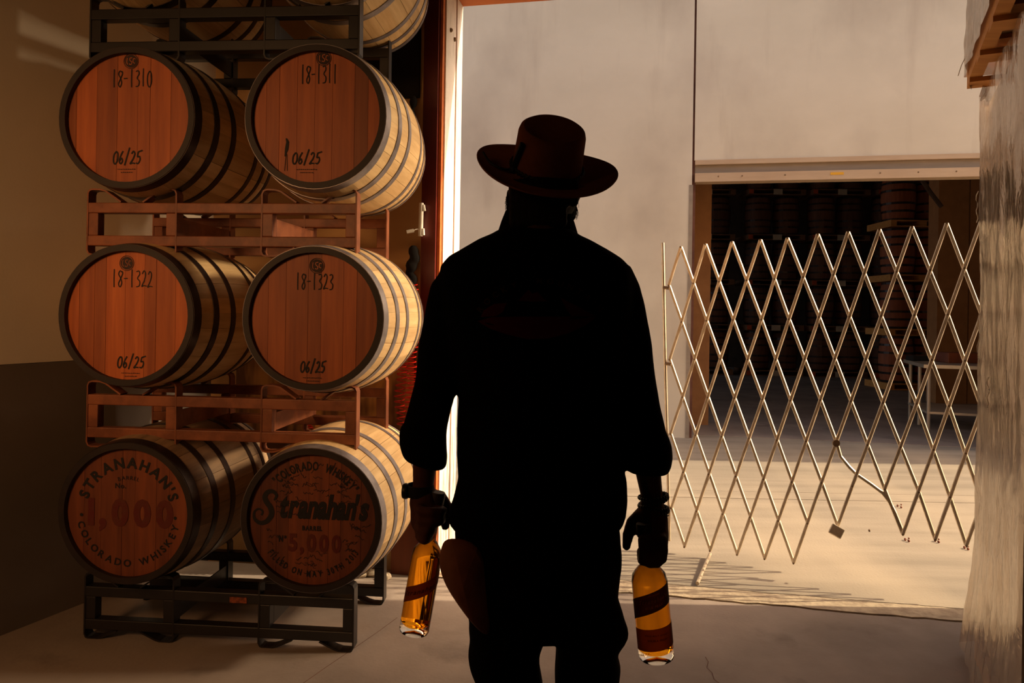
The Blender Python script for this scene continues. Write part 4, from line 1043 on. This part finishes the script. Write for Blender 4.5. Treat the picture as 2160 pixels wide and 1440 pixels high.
Fc += [tuple(range(kh))[::-1], tuple(range((n - 1) * kh, n * kh))]
MB().add(V, Fc).build('felt_body', 'felt', hat, True)
bnd = MB()
for ph in (0, math.pi):
    pts = []
    for i in range(96):
        a = 2 * math.pi * i / 96; pts.append(((.0885 + .002 * math.cos(24 * a + ph)) * math.cos(a), (.1025 + .002 * math.cos(24 * a + ph)) * math.sin(a), .014 + .004 * math.sin(24 * a + ph)))
    bnd.tube(pts, .0032, 6, closed=True)
bnd.build('braided_band', 'band', hat, True)
td = MB()
for k, (lift) in enumerate((0, .004)):
    pts = spline([(-.080, -.050, .013), (-.105, -.052 - k * .010, .012 + lift), (-.135, -.040 - k * .012, .018 + lift), (-.158, -.010 - k * .010, .030 + lift)], 5); td.tube(pts, .0028, 6)
td.ball((-.080, -.052, .014), .010, 8)
td.tube(spline([(-.080, -.052, .018), (-.074, -.060, .05), (-.066, -.066, .085)], 4), .006, 6)
td.build('band_cords', 'band', hat, True)
# wrist things
def beads(pts, r, n, nm, parent, mt='bead'):
    mb = MB()
    for i in range(n): mb.ball(pts(2 * math.pi * i / n), r, 5)
    return mb.build(nm, mt, parent, True)
wc = mp(880, 1045, .055)
wt = thing('wrist_watch', 'chunky dark watch on the left wrist of the man', 'watch', wc)
MB().lathe([(.0315, -.014), (.0345, -.014), (.0355, 0), (.0345, .014), (.0315, .014)], 24, caps=False).build('strap', 'darkcloth', wt, True)
MB().lathe([(.001, -.006), (.018, -.006), (.020, 0), (.018, .006), (.001, .006)], 18, 'y').build('watch_case', 'blacksteel', wt, True)
wt.children[-1].rotation_euler = (0, 0, math.pi / 2.2); wt.children[-1].location = (-.034, -.012, 0)
wr = mp(1385, 1075, .045)
for k in range(4):
    bo = thing('bead_bracelet', ['top', 'second', 'third', 'lowest'][k] + ' of the four dark bead bracelets on the right wrist of the man', 'bracelet', wr + Vector((.001 * k, 0, .022 - .013 * k)), 0, 'bead bracelets on the right wrist')
    tl = .25 * math.sin(k * 2.1); 
    beads(lambda a: Vector((.0345 * math.cos(a), .033 * math.sin(a), .0345 * math.cos(a) * (tl + .15))), .0042 + .0009 * (k % 2), 26, 'bead_string', bo)
MB().tube([wr * 0 + Vector((.0355 * math.cos(a / 4), .034 * math.sin(a / 4), .006 * math.sin(a))) for a in range(25)], .0015, 5, closed=False).build('cord', 'band', bo, True)
# back print projected onto the shirt
bpy.context.view_layer.update()
bvh = BVHTree.FromPolygons([v.co.copy() for v in shirt.data.vertices], [tuple(p.vertices) for p in shirt.data.polygons])
def project(V2, Fc, name, mt):
    V = []
    for x, y in V2:
        p = L_(mp(x, y)); h_ = bvh.ray_cast(Vector((p.x, -1, p.z)), Vector((0, 1, 0)))
        V.append((p.x, (h_[0].y if h_[0] else -.12) - .0016, p.z))
    return MB().add(V, Fc).build(name, mt, man)
va, fa = text_arc('ROCKY  MOUNTAIN', 150, 17, 90, step=.55, bold=.03)
va = [(1135 + x * .98, 735 - y * .92) for x, y in va]
project(va, fa, 'back_lettering', 'printgrey')
def poly_fan(pts):
    cx_, cy_ = sum(p[0] for p in pts) / len(pts), sum(p[1] for p in pts) / len(pts)
    V = [(cx_, cy_)]; n = len(pts)
    for t in (.34, .67, 1): V += [(cx_ + (x - cx_) * t, cy_ + (y - cy_) * t) for x, y in pts]
    Fc = [(0, 1 + i, 1 + (i + 1) % n) for i in range(n)]
    for r_ in range(2): Fc += [(1 + r_ * n + i, 1 + r_ * n + (i + 1) % n, 1 + (r_ + 1) * n + (i + 1) % n, 1 + (r_ + 1) * n + i) for i in range(n)]
    return V, Fc
lens = [(1012, 676), (1040, 668), (1090, 667), (1135, 667), (1190, 667), (1246, 668), (1225, 684), (1190, 700), (1150, 710), (1110, 711), (1070, 702), (1035, 690)]
wing1 = [(1024, 655), (1045, 642), (1070, 640), (1062, 658), (1050, 666), (1018, 668)]
wing2 = [(1175, 630), (1195, 640), (1215, 650), (1244, 666), (1196, 666), (1186, 652)]
mount = [(1092, 636), (1112, 614), (1120, 622), (1130, 618), (1142, 632), (1150, 637), (1120, 638)]
project(*merge2(poly_fan(lens), poly_fan(wing1), poly_fan(wing2), poly_fan(mount)), 'back_emblem', 'printred')

# ================================================================== BOTTLES
def bottle(name, label, base_px, top_px, Yb, r, tx, lab):
    a = P(base_px[0], base_px[1], Yb); b = P(top_px[0], top_px[1], Yb) ; ax = (b - a); Ls = ax.length; ax.normalize()
    o = thing('whiskey_bottle', label, 'bottle', a, 0, 'whiskey bottles in the hands of the man')
    rot = Vector((0, 0, 1)).rotation_difference(ax); o.rotation_mode = 'QUATERNION'; o.rotation_quaternion = rot
    hb = .190; hs = hb + .030; hn = Ls - .03
    MB().lathe([(.001, .006), (r * .72, .002), (r * .93, 0), (r, .006), (r, hb), (r * .93, hb + .016), (r * .66, hs), (.0165, hs + .012), (.015, hs + .02), (.015, hn), (.001, hn)], 48).build('glass_body', 'glass', o, True)
    ri = r - .004
    MB().lathe([(.001, .022), (ri * .8, .018), (ri, .024), (ri, hb - .001), (ri * .92, hb + .013), (ri * .64, hs - .004), (.0125, hs + .010), (.0115, hs + .03), (.001, hs + .03)], 48).build('whiskey', 'whiskey', o, True)
    MB().lathe([(.001, hn - .004), (.0185, hn - .002), (.0195, hn + .002), (.0195, hn + .026), (.018, hn + .030), (.001, hn + .030)], 24).build('stopper', 'cork', o, True)
    ph = -math.pi / 2
    def wrap(u0, u1, z0, z1, slope, mt, nm, off=.0006, bow=0.0):
        k = 28; V = []
        for i in range(k + 1):
            t = i / k; an = u0 + (u1 - u0) * t
            cv = slope * (t - .5) + bow * (t - .5) ** 2
            for z in (z0 + cv, z1 + cv): V.append(((r + off) * math.cos(ph + an), (r + off) * math.sin(ph + an), z))
        Fc = [(2 * i, 2 * i + 2, 2 * i + 3, 2 * i + 1) for i in range(k)]
        return MB().add(V, Fc).build(nm, mt, o, True)
    def wtext(s, z, size, slope=0.0, shear=0.0, bold=.02, mt='label_ink', dx=0):
        V2, Fc = text_line(s, dx, 0, size, bold=bold, shear=shear, step=.08)
        V = []
        for x, y in V2:
            an = x / r; V.append(((r + .0012) * math.cos(ph + an), (r + .0012) * math.sin(ph + an), z + y + slope * x))
        return MB().add(V, Fc).build('label_lettering', mt, o)
    lab(wrap, wtext)
    return o
def labL(wrap, wtext):
    wrap(-1.6, 1.6, .098, .135, .065, 'label_b', 'diagonal_label')
    wtext("Stranahan's", .110, .016, .45, .3, .02, 'label_d', .004)
def labR(wrap, wtext):
    wrap(-1.6, 1.6, .128, .176, .045, 'label_d', 'front_label', bow=-.03)
    wrap(-1.55, 1.55, .035, .088, .012, 'label_b', 'lower_label', bow=-.01)
    wtext("Stranahan's", .151, .013, .22, .3); wtext('BLUE PEAK', .138, .008, .22, 0, .03); wtext('COLORADO', .167, .0045, .2)
    wtext('SINGLE MALT WHISKEY', .070, .0055, .03, 0, .01, 'label_d'); wtext('SOLERA FINISH', .058, .0065, .03, 0, .03, 'label_d')
bottle('b', "amber bottle with a diagonal label held in the man's left hand, neck up", (873, 1331), (924, 1037), 1.80, .0375, 0, labL)
bottle('b', "amber bottle with two wide dark labels held in the man's right hand", (1385, 1386), (1358, 1103), 1.76, .043, 0, labR)
# made-up housings for the assumed left lamp and the added, unseen doorway light
for lo, lab_ in ((lamp, 'assumed warm lamp lighting the left barrel heads, unseen behind the camera'), (flood, 'added fill light by the right doorway edge, hidden behind the wrapped load')):
    lt = thing('added_unseen_lamp', lab_, 'lamp', lo.location, 0, 'assumed and added lights'); lt.rotation_euler = lo.rotation_euler; sz = lo.data.size / 2 + .03
    MB().box((-sz, -sz, .01), (sz, sz, .06)).build('housing', 'blacksteel', lt)
    MB().tube([(0, 0, .06), (0, 0, .25)], .015, 8).build('bracket', 'blacksteel', lt, True)
# small marks on the room floor
for i, (x, y, l) in enumerate(((700, 1041 + 250, 26), (1495, 1400, 10))):
    pass
cr = MB()
for pts in ([(1488, 1385), (1494, 1395), (1491, 1408), (1502, 1418), (1506, 1432), (1517, 1440), (1522, 1455)],
            [(640, 1440), (690, 1405), (742, 1370), (800, 1330), (838, 1302)], ):
    V2 = [GP(x, y, .0012) for x, y in pts]; v, f = ribbon([(p.x, p.y) for p in V2], .003); cr.add([(x, y, .0012) for x, y in v], f)
cr = cr.build('trim_2', 'joint'); struct(cr)
tag(MB().prism([(p.x, p.y) for p in (GP(302, 1265), GP(312, 1261), GP(324, 1261), GP(318, 1264), GP(308, 1266))], .001, .004).build('dark_leaf', 'darkcloth'), 'thin dark leaf lying on the floor under the bottom rack', 'leaf')
